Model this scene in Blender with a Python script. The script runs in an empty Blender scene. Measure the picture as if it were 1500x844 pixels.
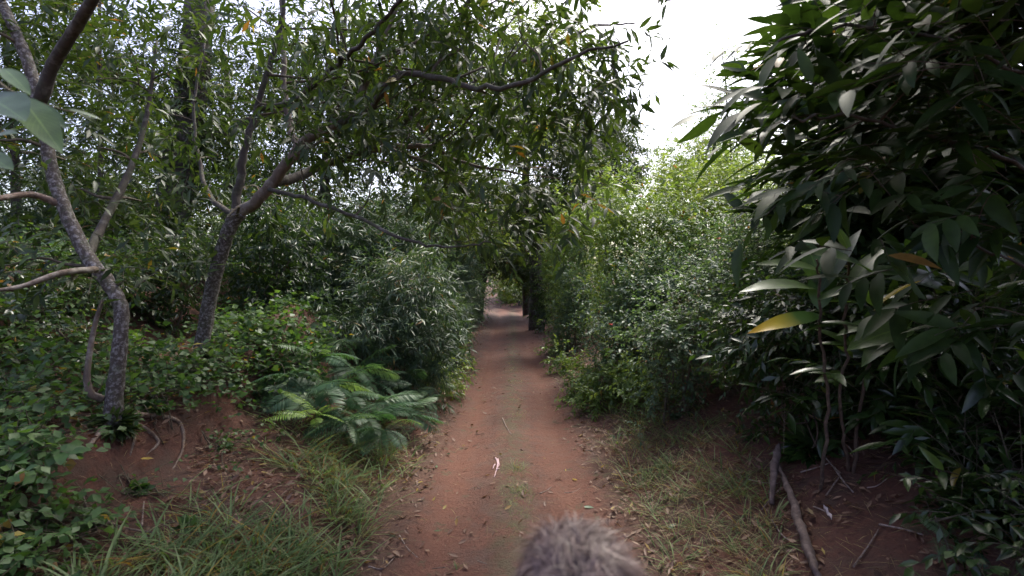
import bpy, math, random
import numpy as np
from mathutils import Vector

SC = bpy.context.scene
COL = SC.collection
rng = np.random.default_rng(11)
random.seed(11)

# ------------------------------------------------------------------ camera
H, FPX, CX, CY, HOR = 2.2, 750.0, 750.0, 422.0, 405.0
PITCH = math.atan((CY - HOR) / FPX)
cam_d = bpy.data.cameras.new('camera')
cam = bpy.data.objects.new('camera', cam_d)
COL.objects.link(cam)
cam.location = (0, 0, H)
cam.rotation_euler = (math.pi / 2 - PITCH, 0, 0)
cam_d.sensor_width = 36.0
cam_d.lens = 18.0
cam_d.clip_start = 0.05
cam_d.clip_end = 1000
cam_d.dof.use_dof = True
cam_d.dof.focus_distance = 8.0
cam_d.dof.aperture_fstop = 2.5
SC.camera = cam

# ------------------------------------------------------------------ world, sun, exposure
SUN_EL, SUN_AZ = math.radians(58), math.radians(28)      # azimuth measured from +Y towards +X
world = bpy.data.worlds.new('World')
SC.world = world
world.use_nodes = True
wn = world.node_tree
wn.nodes.clear()
sky = wn.nodes.new('ShaderNodeTexSky')
sky.sky_type = 'NISHITA'
sky.sun_disc = False
sky.sun_elevation = SUN_EL
sky.sun_rotation = SUN_AZ
sky.air_density = 1.0
sky.dust_density = 5.0
sky.ozone_density = 1.0
hs = wn.nodes.new('ShaderNodeHueSaturation')              # thin overcast: the same sky, greyed by cloud
hs.inputs['Saturation'].default_value = 0.95
hs.inputs['Hue'].default_value = 0.53
hs.inputs['Value'].default_value = 1.0
bg = wn.nodes.new('ShaderNodeBackground')
bg.inputs['Strength'].default_value = 0.15
wo = wn.nodes.new('ShaderNodeOutputWorld')
wn.links.new(sky.outputs[0], hs.inputs['Color'])
wn.links.new(hs.outputs[0], bg.inputs['Color'])
wn.links.new(bg.outputs[0], wo.inputs['Surface'])

sun_d = bpy.data.lights.new('sun', 'SUN')
sun_d.energy = 1.0
sun_d.angle = math.radians(14)
sun_d.color = (1.0, 0.97, 0.94)
sun = bpy.data.objects.new('sun', sun_d)
COL.objects.link(sun)
_sv = Vector((math.cos(SUN_EL) * math.sin(SUN_AZ), math.cos(SUN_EL) * math.cos(SUN_AZ), math.sin(SUN_EL)))
sun.rotation_euler = _sv.to_track_quat('Z', 'Y').to_euler()
sun.location = (0, 0, 30)

SC.view_settings.view_transform = 'Standard'
SC.view_settings.look = 'None'
SC.view_settings.gamma = 1.0
SC.view_settings.use_curve_mapping = False
SC.view_settings.exposure = 1.6
SC.render.engine = 'CYCLES'
cy = SC.cycles
cy.use_denoising = True
cy.max_bounces = 6
cy.diffuse_bounces = 4
cy.glossy_bounces = 2
cy.transmission_bounces = 3
cy.caustics_reflective = False
cy.caustics_refractive = False

# ------------------------------------------------------------------ terrain profile
_wc = {}
def wav(x, y, s, seed):
    if (s, seed) not in _wc:
        r = np.random.default_rng(seed); c = []
        for k in range(5):
            a = r.uniform(0, 6.28); f = s * r.uniform(.6, 1.7); p = r.uniform(0, 6.28)
            c.append((math.cos(a) * f, math.sin(a) * f, p))
        _wc[(s, seed)] = c
    out = 0
    for fx, fy, p in _wc[(s, seed)]: out = out + np.sin(x * fx + y * fy + p)
    return out / 5

def track_cx(y):
    y = np.asarray(y, float)
    far = np.clip(y - 29, 0, None)
    return -0.1 * np.clip(y / 30, 0, 1) - 0.03 * np.minimum(far, 12) ** 2 - .7 * np.clip(far - 12, 0, 30)

PU = np.array([-90, -14, -9, -5.9, -4.9, -3.7, -3.15, -2.9, -2.0, -1.35, -.95, -.62, 0, .62, .95, 1.35, 2.1, 2.9, 4.5, 7, 11, 90])
PZ = np.array([4.5, 3.2, 2.7, 2.2, 1.32, 1.10, 1.0, .56, .34, .09, .01, -.055, .025, -.055, 0.01, .09, .43, .82, 1.25, 1.7, 2.2, 4.0])

def gz(x, y):
    x = np.asarray(x, float); y = np.asarray(y, float)
    u = x - track_cx(y)
    uu = u + .12 * wav(x, y, 1.3, 3) * np.clip((np.abs(u) - 1.0), 0, 1)
    z = np.interp(uu, PU, PZ)
    off = np.clip((np.abs(u) - 1.0) / 1.2, 0, 1)
    z = z + off * (.05 * wav(x, y, 2.1, 5) + .025 * wav(x, y, 6, 6)) + .007 * wav(x, y, 9, 8) + .006 * wav(x, y, 22, 9)
    z = z + .8 * np.exp(-((u + 3.0) / .85) ** 2) * np.exp(-((y - 7.7) / 1.7) ** 2)
    fade = np.clip(1 - (np.maximum(y, 0) - 18) / 30, 0.35, 1)
    return z * np.where(np.abs(u) > 1.2, fade, 1)

CPI, SPI = math.cos(PITCH), math.sin(PITCH)
def ray(px, py):
    a, b = (px - CX) / FPX, (CY - py) / FPX
    return np.array([a, CPI + b * SPI, b * CPI - SPI])
def P(px, py, d):
    r = ray(px, py)
    return np.array([0, 0, H]) + r * (d / r[1])
_DS = np.concatenate([np.arange(.5, 14, .03), np.arange(14, 60, .2)])
def G(px, py):
    r = ray(px, py)
    p = np.array([0, 0, H]) + r * _DS[:, None]
    hit = p[:, 2] <= gz(p[:, 0], p[:, 1])
    p = p[int(np.argmax(hit))] if hit.any() else p[-1]
    p = p.copy(); p[2] = float(gz(p[0], p[1]))
    return p
def on_ground(x, y, dz=0.0):
    return np.array([x, y, float(gz(x, y)) + dz])
def project(p):
    q = np.asarray(p) - np.array([0, 0, H])
    dep = q[..., 1] * CPI - q[..., 2] * SPI
    up = q[..., 1] * SPI + q[..., 2] * CPI
    dd = np.maximum(dep, .05)
    return CX + q[..., 0] / dd * FPX, CY - up / dd * FPX, dep

# ------------------------------------------------------------------ materials
def newmat(name):
    m = bpy.data.materials.new(name)
    m.use_nodes = True
    n = m.node_tree.nodes
    n.clear()
    return m, n, m.node_tree.links
def ramp(n, stops):
    r = n.new('ShaderNodeValToRGB')
    e = r.color_ramp.elements
    e[0].position, e[0].color = stops[0][0], (*stops[0][1], 1)
    e[1].position, e[1].color = stops[-1][0], (*stops[-1][1], 1)
    for p, c in stops[1:-1]:
        k = e.new(p); k.color = (*c, 1)
    return r
def noise(n, l, vec, scale, detail=4, rough=.55):
    t = n.new('ShaderNodeTexNoise')
    t.inputs['Scale'].default_value = scale
    t.inputs['Detail'].default_value = detail
    t.inputs['Roughness'].default_value = rough
    if vec is not None: l.new(vec, t.inputs['Vector'])
    return t.outputs['Fac']
def mix(n, l, fac, a, b, mode='MIX'):
    m = n.new('ShaderNodeMix'); m.data_type = 'RGBA'; m.blend_type = mode
    for s, v in ((m.inputs[0], fac), (m.inputs[6], a), (m.inputs[7], b)):
        if isinstance(v, bpy.types.NodeSocket): l.new(v, s)
        elif isinstance(v, (int, float)): s.default_value = v
        else: s.default_value = (*v, 1)
    return m.outputs[2]
def math_(n, l, op, a, b=0.0):
    m = n.new('ShaderNodeMath'); m.operation = op
    for s, v in ((m.inputs[0], a), (m.inputs[1], b)):
        if isinstance(v, bpy.types.NodeSocket): l.new(v, s)
        else: s.default_value = v
    return m.outputs[0]

def leaf_material(name, cols, obj_random, rough=.38, trans=.35, veins=False, warm=1.0, spec=.5, old=.015):
    """cols: dark, mid, light albedo of the blade; tint chosen per leaf"""
    m, n, l = newmat(name)
    if obj_random:
        t = n.new('ShaderNodeObjectInfo').outputs['Random']
    else:
        a = n.new('ShaderNodeAttribute'); a.attribute_name = 'tint'; t = a.outputs['Fac']
    stops = [(0, cols[0]), (.5, cols[1]), (1 - old - .01, cols[2]), (1 - old, (.24, .19, .035)), (1, (.2, .1, .03))] if old else [(0, cols[0]), (.5, cols[1]), (1, cols[2])]
    r = ramp(n, stops); l.new(t, r.inputs[0])
    col = r.outputs[0]
    geo = n.new('ShaderNodeNewGeometry')
    if veins:
        uv = n.new('ShaderNodeUVMap')
        sx = n.new('ShaderNodeSeparateXYZ'); l.new(uv.outputs[0], sx.inputs[0])
        ab = math_(n, l, 'ABSOLUTE', math_(n, l, 'SUBTRACT', sx.outputs[1], .5))
        rib = math_(n, l, 'LESS_THAN', ab, .028)
        diag = math_(n, l, 'SUBTRACT', math_(n, l, 'MULTIPLY', sx.outputs[0], 14.0), math_(n, l, 'MULTIPLY', ab, 7.0))
        fr = math_(n, l, 'FRACT', diag)
        side = math_(n, l, 'MULTIPLY', math_(n, l, 'LESS_THAN', fr, .12), .35)
        v = math_(n, l, 'MAXIMUM', math_(n, l, 'MULTIPLY', rib, .8), side)
        light = mix(n, l, 1.0, col, (1.9, 1.8, 1.6), 'MULTIPLY')
        col = mix(n, l, v, col, light)
    blot = noise(n, l, geo.outputs['Position'], 18, 3)
    br = ramp(n, [(.3, (.72, .72, .72)), (.75, (1.2, 1.2, 1.15))]); l.new(blot, br.inputs[0])
    col = mix(n, l, 1.0, col, br.outputs[0], 'MULTIPLY')
    back = mix(n, l, 1.0, col, (1.25, 1.2, 1.35), 'MULTIPLY')       # paler underside
    col2 = mix(n, l, geo.outputs['Backfacing'], col, back)
    b = n.new('ShaderNodeBsdfPrincipled')
    l.new(col2, b.inputs['Base Color'])
    rr = math_(n, l, 'ADD', math_(n, l, 'MULTIPLY', geo.outputs['Backfacing'], .25), rough)
    l.new(rr, b.inputs['Roughness'])
    b.inputs['Specular IOR Level'].default_value = spec
    tr = n.new('ShaderNodeBsdfTranslucent')
    tc = mix(n, l, 1.0, col, (2.3 * warm, 2.2, .9), 'MULTIPLY')
    l.new(tc, tr.inputs['Color'])
    ms = n.new('ShaderNodeMixShader'); ms.inputs[0].default_value = trans
    l.new(b.outputs[0], ms.inputs[1]); l.new(tr.outputs[0], ms.inputs[2])
    o = n.new('ShaderNodeOutputMaterial'); l.new(ms.outputs[0], o.inputs['Surface'])
    return m

LEAFC = {
    'canopy':  dict(cols=((.017, .034, .011), (.033, .060, .018), (.070, .108, .030)), rough=.42, spec=.35, trans=.3),
    'glossy':  dict(cols=((.014, .034, .010), (.026, .056, .014), (.060, .105, .024)), rough=.27, spec=.6, old=.006),
    'bamboo':  dict(cols=((.024, .050, .026), (.045, .085, .045), (.085, .135, .070)), rough=.38, trans=.25, spec=.5),
    'thicket': dict(cols=((.058, .110, .030), (.108, .175, .046), (.195, .262, .070)), rough=.42, spec=.4),
    'scrub':   dict(cols=((.036, .075, .042), (.068, .122, .070), (.130, .195, .115)), rough=.42, spec=.4),
    'pale':    dict(cols=((.072, .125, .034), (.128, .190, .050), (.215, .272, .078)), rough=.40),
    'vine':    dict(cols=((.028, .068, .019), (.048, .104, .028), (.092, .158, .046)), rough=.45, spec=.35, old=.05),
    'fern':    dict(cols=((.032, .085, .040), (.060, .125, .066), (.110, .180, .085)), rough=.48, spec=.4, old=0),
    'brightfern': dict(cols=((.120, .215, .022), (.150, .260, .030), (.200, .310, .045)), rough=.45, old=0),
    'grass':   dict(cols=((.065, .118, .040), (.115, .178, .066), (.195, .250, .115)), rough=.5, spec=.3, old=.10),
    'drygrass': dict(cols=((.150, .115, .060), (.220, .175, .095), (.300, .250, .140)), rough=.6, old=0),
    'shade':   dict(cols=((.011, .027, .008), (.020, .042, .011), (.038, .070, .017)), rough=.5, spec=.25, old=.004, trans=.3),  # backlit shade put into the leaf colour, darker than the glossy set
    'sapling': dict(cols=((.040, .080, .035), (.060, .110, .045), (.085, .140, .060)), rough=.4, old=0),
    'cane':    dict(cols=((.020, .048, .014), (.034, .070, .020), (.060, .105, .028)), rough=.36, spec=.6, old=0),
    'far':     dict(cols=((.030, .060, .020), (.060, .105, .032), (.120, .170, .050)), rough=.45),
    'litter':  dict(cols=((.090, .042, .026), (.150, .080, .050), (.240, .150, .100)), rough=.6, trans=.1, old=.05),
    'yellowleaf': dict(cols=((.300, .210, .030), (.360, .250, .045), (.420, .330, .090)), rough=.5, old=0),
}
_lm = {}
def LM(key, obj=False, veins=False):
    k = (key, obj, veins)
    if k not in _lm:
        _lm[k] = leaf_material('leaf_%s%s' % (key, '_single' if obj else ''), obj_random=obj, veins=veins, **LEAFC[key])
    return _lm[k]

def bark_material(name, base, patch, patch_amt, green=.3, scale=1.0):
    m, n, l = newmat(name)
    tc = n.new('ShaderNodeTexCoord').outputs['Object']
    mp = n.new('ShaderNodeMapping'); mp.inputs['Scale'].default_value = (1, 1, .35); l.new(tc, mp.inputs[0])
    f1 = noise(n, l, mp.outputs[0], 16 * scale, 6, .65)
    r1 = ramp(n, [(.28, tuple(c * .45 for c in base)), (.62, base), (.85, tuple(c * 1.5 for c in base))]); l.new(f1, r1.inputs[0])
    f2 = noise(n, l, tc, 11 * scale, 5, .6)
    r2 = ramp(n, [(.58 - patch_amt * .3, (0, 0, 0)), (.80 - patch_amt * .3, (1, 1, 1))]); l.new(f2, r2.inputs[0])
    c = mix(n, l, r2.outputs[0], r1.outputs[0], patch)
    f3 = noise(n, l, tc, 4 * scale, 4, .6)
    r3 = ramp(n, [(.5, (0, 0, 0)), (.7, (green, green, green))]); l.new(f3, r3.inputs[0])
    c = mix(n, l, r3.outputs[0], c, (.055, .075, .025))
    b = n.new('ShaderNodeBsdfPrincipled'); l.new(c, b.inputs['Base Color']); b.inputs['Roughness'].default_value = .85
    bp = n.new('ShaderNodeBump'); bp.inputs['Strength'].default_value = .8; bp.inputs['Distance'].default_value = .012
    l.new(f1, bp.inputs['Height']); l.new(bp.outputs[0], b.inputs['Normal'])
    o = n.new('ShaderNodeOutputMaterial'); l.new(b.outputs[0], o.inputs['Surface'])
    return m
BARK_PALE = bark_material('bark_lichen', (.080, .062, .050), (.30, .28, .265), .36, .45, 3.2)
BARK_DARK = bark_material('bark_dark', (.060, .047, .037), (.16, .15, .13), .2, .5)
BARK_BROWN = bark_material('bark_brown', (.150, .110, .082), (.28, .25, .21), .3, .25)
BARK_STEM = bark_material('stem_bark', (.095, .072, .045), (.16, .14, .10), .2, .5, 2.0)
ROOT_MAT = bark_material('root_bark', (.17, .115, .085), (.30, .25, .21), .3, .0, 2.0)
LOG_MAT = bark_material('weathered_wood', (.110, .076, .064), (.17, .13, .115), .3, .0, 1.6)
STICK_MAT = bark_material('dry_stick', (.20, .145, .115), (.34, .28, .25), .4, .0, 3.0)
CANE_MAT = bark_material('cane', (.075, .047, .032), (.14, .10, .07), .3, .3, 3.0)

def soil_material(name, track):
    m, n, l = newmat(name)
    pos = n.new('ShaderNodeNewGeometry').outputs['Position']
    f1 = noise(n, l, pos, 1.1, 6, .6)
    f2 = noise(n, l, pos, 26, 6, .7)
    f3 = noise(n, l, pos, 160, 3, .6)
    if track:
        r = ramp(n, [(.3, (.090, .040, .027)), (.52, (.130, .055, .036)), (.75, (.168, .077, .051))])
    else:
        r = ramp(n, [(.3, (.075, .033, .023)), (.52, (.115, .047, .031)), (.75, (.150, .064, .041))])
    l.new(f1, r.inputs[0])
    r2 = ramp(n, [(.28, (.55, .55, .56)), (.5, (.95, .95, .95)), (.78, (1.3, 1.27, 1.25))]); l.new(f2, r2.inputs[0])
    c = mix(n, l, 1.0, r.outputs[0], r2.outputs[0], 'MULTIPLY')
    # trodden humus and crumbs
    f4 = noise(n, l, pos, 3.4, 5, .65)
    r4 = ramp(n, [(.46 if track else .44, (0, 0, 0)), (.66, (.75, .75, .75))]); l.new(f4, r4.inputs[0])
    c = mix(n, l, r4.outputs[0], c, (.105, .068, .052) if track else (.070, .046, .034))
    if track:      # film of moss and algae along the crown between the wheel ruts
        sx = n.new('ShaderNodeSeparateXYZ'); l.new(pos, sx.inputs[0])
        ax = math_(n, l, 'ABSOLUTE', math_(n, l, 'SUBTRACT', sx.outputs[0], .02))
        rut = math_(n, l, 'ABSOLUTE', math_(n, l, 'SUBTRACT', ax, .6))           # packed, smoother clay in the two wheel tracks
        rut = math_(n, l, 'MAXIMUM', math_(n, l, 'SUBTRACT', 1.0, math_(n, l, 'MULTIPLY', rut, 3.2)), 0.0)
        rn = noise(n, l, pos, 2.3, 5, .6)
        rut = math_(n, l, 'MULTIPLY', rut, math_(n, l, 'MINIMUM', math_(n, l, 'MULTIPLY', rn, 1.5), 1.0))
        c = mix(n, l, rut, c, (.165, .070, .044))
        edgef = math_(n, l, 'MINIMUM', math_(n, l, 'MAXIMUM', math_(n, l, 'MULTIPLY', math_(n, l, 'SUBTRACT', math_(n, l, 'ADD', ax, math_(n, l, 'MULTIPLY', rn, .5)), 1.08), 3.5), 0.0), .75)
        c = mix(n, l, edgef, c, (.095, .052, .036))
        band = math_(n, l, 'SUBTRACT', .26, ax)
        band = math_(n, l, 'MULTIPLY', band, 5.0)
        fn = noise(n, l, pos, 5.5, 5, .7)
        mm = math_(n, l, 'MULTIPLY', band, math_(n, l, 'SUBTRACT', fn, .42))
        mm = math_(n, l, 'MINIMUM', math_(n, l, 'MAXIMUM', math_(n, l, 'MULTIPLY', mm, 5.0), 0.0), .7)
        c = mix(n, l, mm, c, (.085, .075, .040))
    b = n.new('ShaderNodeBsdfPrincipled'); l.new(c, b.inputs['Base Color'])
    b.inputs['Roughness'].default_value = .82
    b.inputs['Specular IOR Level'].default_value = .35
    hsum = math_(n, l, 'ADD', f2, math_(n, l, 'MULTIPLY', f3, .4))
    bp = n.new('ShaderNodeBump'); bp.inputs['Strength'].default_value = 1.0; bp.inputs['Distance'].default_value = .03
    l.new(hsum, bp.inputs['Height']); l.new(bp.outputs[0], b.inputs['Normal'])
    o = n.new('ShaderNodeOutputMaterial'); l.new(b.outputs[0], o.inputs['Surface'])
    return m
def plain(name, col, rough=.7, var=.25, scale=30):
    m, n, l = newmat(name)
    tc = n.new('ShaderNodeTexCoord').outputs['Object']
    f = noise(n, l, tc, scale, 4)
    r = ramp(n, [(.3, tuple(c * (1 - var) for c in col)), (.7, tuple(c * (1 + var) for c in col))]); l.new(f, r.inputs[0])
    b = n.new('ShaderNodeBsdfPrincipled'); l.new(r.outputs[0], b.inputs['Base Color']); b.inputs['Roughness'].default_value = rough
    o = n.new('ShaderNodeOutputMaterial'); l.new(b.outputs[0], o.inputs['Surface'])
    return m

# ------------------------------------------------------------------ mesh helpers
def mesh_np(name, V, F, mat=None, uv=None, tint=None, smooth=False):
    V = np.ascontiguousarray(V, np.float32); F = np.ascontiguousarray(F, np.int32)
    k = F.shape[1]
    me = bpy.data.meshes.new(name)
    me.vertices.add(len(V)); me.vertices.foreach_set('co', V.ravel())
    me.loops.add(F.size); me.loops.foreach_set('vertex_index', F.ravel())
    me.polygons.add(len(F)); me.polygons.foreach_set('loop_start', np.arange(0, F.size, k, dtype=np.int32))
    if uv is not None:
        ul = me.uv_layers.new(name='UVMap')
        ul.data.foreach_set('uv', np.ascontiguousarray(uv[F.ravel()], np.float32).ravel())
    if tint is not None:
        at = me.attributes.new('tint', 'FLOAT', 'POINT')
        at.data.foreach_set('value', np.ascontiguousarray(tint, np.float32))
    me.update(calc_edges=True)
    if smooth:
        me.polygons.foreach_set('use_smooth', np.ones(len(F), bool))
    if mat: me.materials.append(mat)
    return me
def link(name, data, parent=None, loc=None, kind=None, label=None, cat=None, group=None):
    o = bpy.data.objects.new(name, data)
    COL.objects.link(o)
    if parent is not None: o.parent = parent
    if loc is not None: o.location = tuple(float(c) for c in loc)
    if kind: o['kind'] = kind
    if label: o['label'] = label
    if cat: o['category'] = cat
    if group: o['group'] = group
    return o
def nrm(v):
    return v / np.maximum(np.linalg.norm(v, axis=-1, keepdims=True), 1e-9)
def catmull(pts, vals=None, per=6):
    p = np.asarray(pts, float)
    if vals is not None: p = np.column_stack([p, np.asarray(vals, float)])
    p = np.vstack([2 * p[0] - p[1], p, 2 * p[-1] - p[-2]])
    out = []
    for i in range(1, len(p) - 2):
        t = np.linspace(0, 1, per, endpoint=False)[:, None]
        a, b, c, d = p[i - 1], p[i], p[i + 1], p[i + 2]
        out.append(.5 * (2 * b + (c - a) * t + (2 * a - 5 * b + 4 * c - d) * t ** 2 + (3 * b - a - 3 * c + d) * t ** 3))
    out.append(p[-2][None])
    o = np.vstack(out)
    return (o[:, :3], o[:, 3]) if vals is not None else o
def tube(pts, rad, sides=8, rough=0.0, cap=True):
    pts = np.asarray(pts, float); rad = np.asarray(rad, float)
    tan = nrm(np.gradient(pts, axis=0))
    ref = np.array([.31, .2, .93]) if abs(tan[0][2]) < .9 else np.array([1., .1, 0])
    s = nrm(np.cross(tan, ref)); u = np.cross(s, tan)
    a = np.linspace(0, 2 * math.pi, sides, endpoint=False)
    R = rad[:, None] * (1 + (rng.normal(0, rough, (len(pts), sides)) if rough else 0))
    V = pts[:, None] + R[..., None] * (np.cos(a)[None, :, None] * s[:, None] + np.sin(a)[None, :, None] * u[:, None])
    n = len(pts)
    i, j = np.meshgrid(np.arange(n - 1), np.arange(sides), indexing='ij')
    j2 = (j + 1) % sides
    q = np.stack([i * sides + j, i * sides + j2, (i + 1) * sides + j2, (i + 1) * sides + j], -1).reshape(-1, 4)
    F = np.vstack([q[:, [0, 1, 2]], q[:, [0, 2, 3]]])
    V = V.reshape(-1, 3)
    if cap:
        for e, st in ((0, 0), (n - 1, (n - 1) * sides)):
            c = len(V); V = np.vstack([V, pts[e]])
            jj = np.arange(sides); kk = (jj + 1) % sides
            t = np.column_stack([st + kk, st + jj, np.full(sides, c)]) if e == 0 else np.column_stack([st + jj, st + kk, np.full(sides, c)])
            F = np.vstack([F, t])
    return V, F
class Acc:
    def __init__(self): self.V = []; self.F = []; self.n = 0
    def add(self, V, F):
        self.V.append(V); self.F.append(F + self.n); self.n += len(V)
    def mesh(self, name, mat, off=None, smooth=True):
        V = np.vstack(self.V)
        if off is not None: V = V - off
        return mesh_np(name, V, np.vstack(self.F), mat, smooth=smooth)

# ------------------------------------------------------------------ leaf blades
PROFILE = {
    'lance': lambda t: np.sin(math.pi * t ** .8) ** .85,
    'ovate': lambda t: np.sin(math.pi * t ** .62) ** .75,
    'blade': lambda t: np.minimum(1, t * 5) * (1 - t ** 2.2),
    'round': lambda t: np.sin(math.pi * t ** .8) ** .6,
}
def blade(kind, width, nt, droop=.18, fold=.28, wavy=0.0):
    """a leaf blade of unit length along +X; nt = 1 gives a bare folded rhomb"""
    if nt == 1:
        tm = {'ovate': .38, 'blade': .3}.get(kind, .45)
        w = width * .5
        V = np.array([[0, 0, 0], [tm, w * math.cos(fold), w * math.sin(fold) - droop * tm * tm],
                      [tm, -w * math.cos(fold), w * math.sin(fold) - droop * tm * tm], [1, 0, -droop]])
        F = np.array([[0, 3, 1], [0, 2, 3]])
        uv = np.array([[0, .5], [tm, 1], [tm, 0], [1, .5]])
        return V, F, uv
    t = np.linspace(0, 1, nt + 1)
    w = PROFILE[kind](np.clip(t, 1e-4, 1 - 1e-4)) * width * .5
    V = [[0, 0, 0]]; uv = [[0, .5]]
    for k in range(1, nt):
        z = -droop * t[k] ** 2
        ww = wavy * math.sin(k * 2.1) * width
        V += [[t[k], 0, z], [t[k], w[k] * math.cos(fold), z + w[k] * math.sin(fold) + ww], [t[k], -w[k] * math.cos(fold), z + w[k] * math.sin(fold) - ww]]
        uv += [[t[k], .5], [t[k], 1], [t[k], 0]]
    V.append([1, 0, -droop]); uv.append([1, .5])
    F = []
    for k in range(1, nt):
        c, a, b = 3 * k - 2, 3 * k - 1, 3 * k
        if k == 1: F += [[0, c, a], [0, b, c]]
        else:
            c0, a0, b0 = c - 3, a - 3, b - 3
            F += [[c0, c, a], [c0, a, a0], [c0, b0, b], [c0, b, c]]
    e = len(V) - 1; c, a, b = 3 * nt - 5, 3 * nt - 4, 3 * nt - 3
    F += [[c, e, a], [c, b, e]]
    return np.array(V, float), np.array(F), np.array(uv, float)

def frames_from(dirs, ups):
    """rotation matrices with columns: along, across, normal"""
    x = nrm(dirs); z = nrm(ups - (ups * x).sum(-1, keepdims=True) * x); y = np.cross(z, x)
    return np.stack([x, y, z], -1)
def expand(tmpl, pos, R, s, tint):
    V0, F0, uv0 = tmpl
    n, m = len(pos), len(V0)
    sc = V0[None] * s[:, None, None]
    V = np.einsum('nij,nmj->nmi', R, sc) + pos[:, None]
    F = F0[None] + (np.arange(n) * m)[:, None, None]
    return V.reshape(-1, 3), F.reshape(-1, 3), np.tile(uv0, (n, 1)), np.repeat(tint, m)

UPZ = np.array([0, 0, 1.0])
class Species:
    def __init__(s, mat, kind='lance', width=.28, length=.14, nleaf=9, L=.35, angle=50, sag=.25, droop=.35, whorl=False, lod=3, bend=.2, fold=.28, flat=.45):
        s.__dict__.update(locals())
        s.single = [blade(kind, width * k, 7, b, fold, .02) for k, b in ((1, bend), (.85, bend * 1.6), (1.12, bend * .5))]
        s.mass = blade(kind, width, max(lod, 3), bend, fold); s.mid = blade(kind, width * 1.12, 2, bend, fold); s.lo = blade(kind, width * 1.2, 1, bend, fold)
        s.meshes = None
    def single_meshes(s):
        if s.meshes is None:
            s.meshes = [mesh_np('leaf', V, F, LM(s.mat, True, s.length > .12), uv, smooth=True) for V, F, uv in s.single]
        return s.meshes

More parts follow.
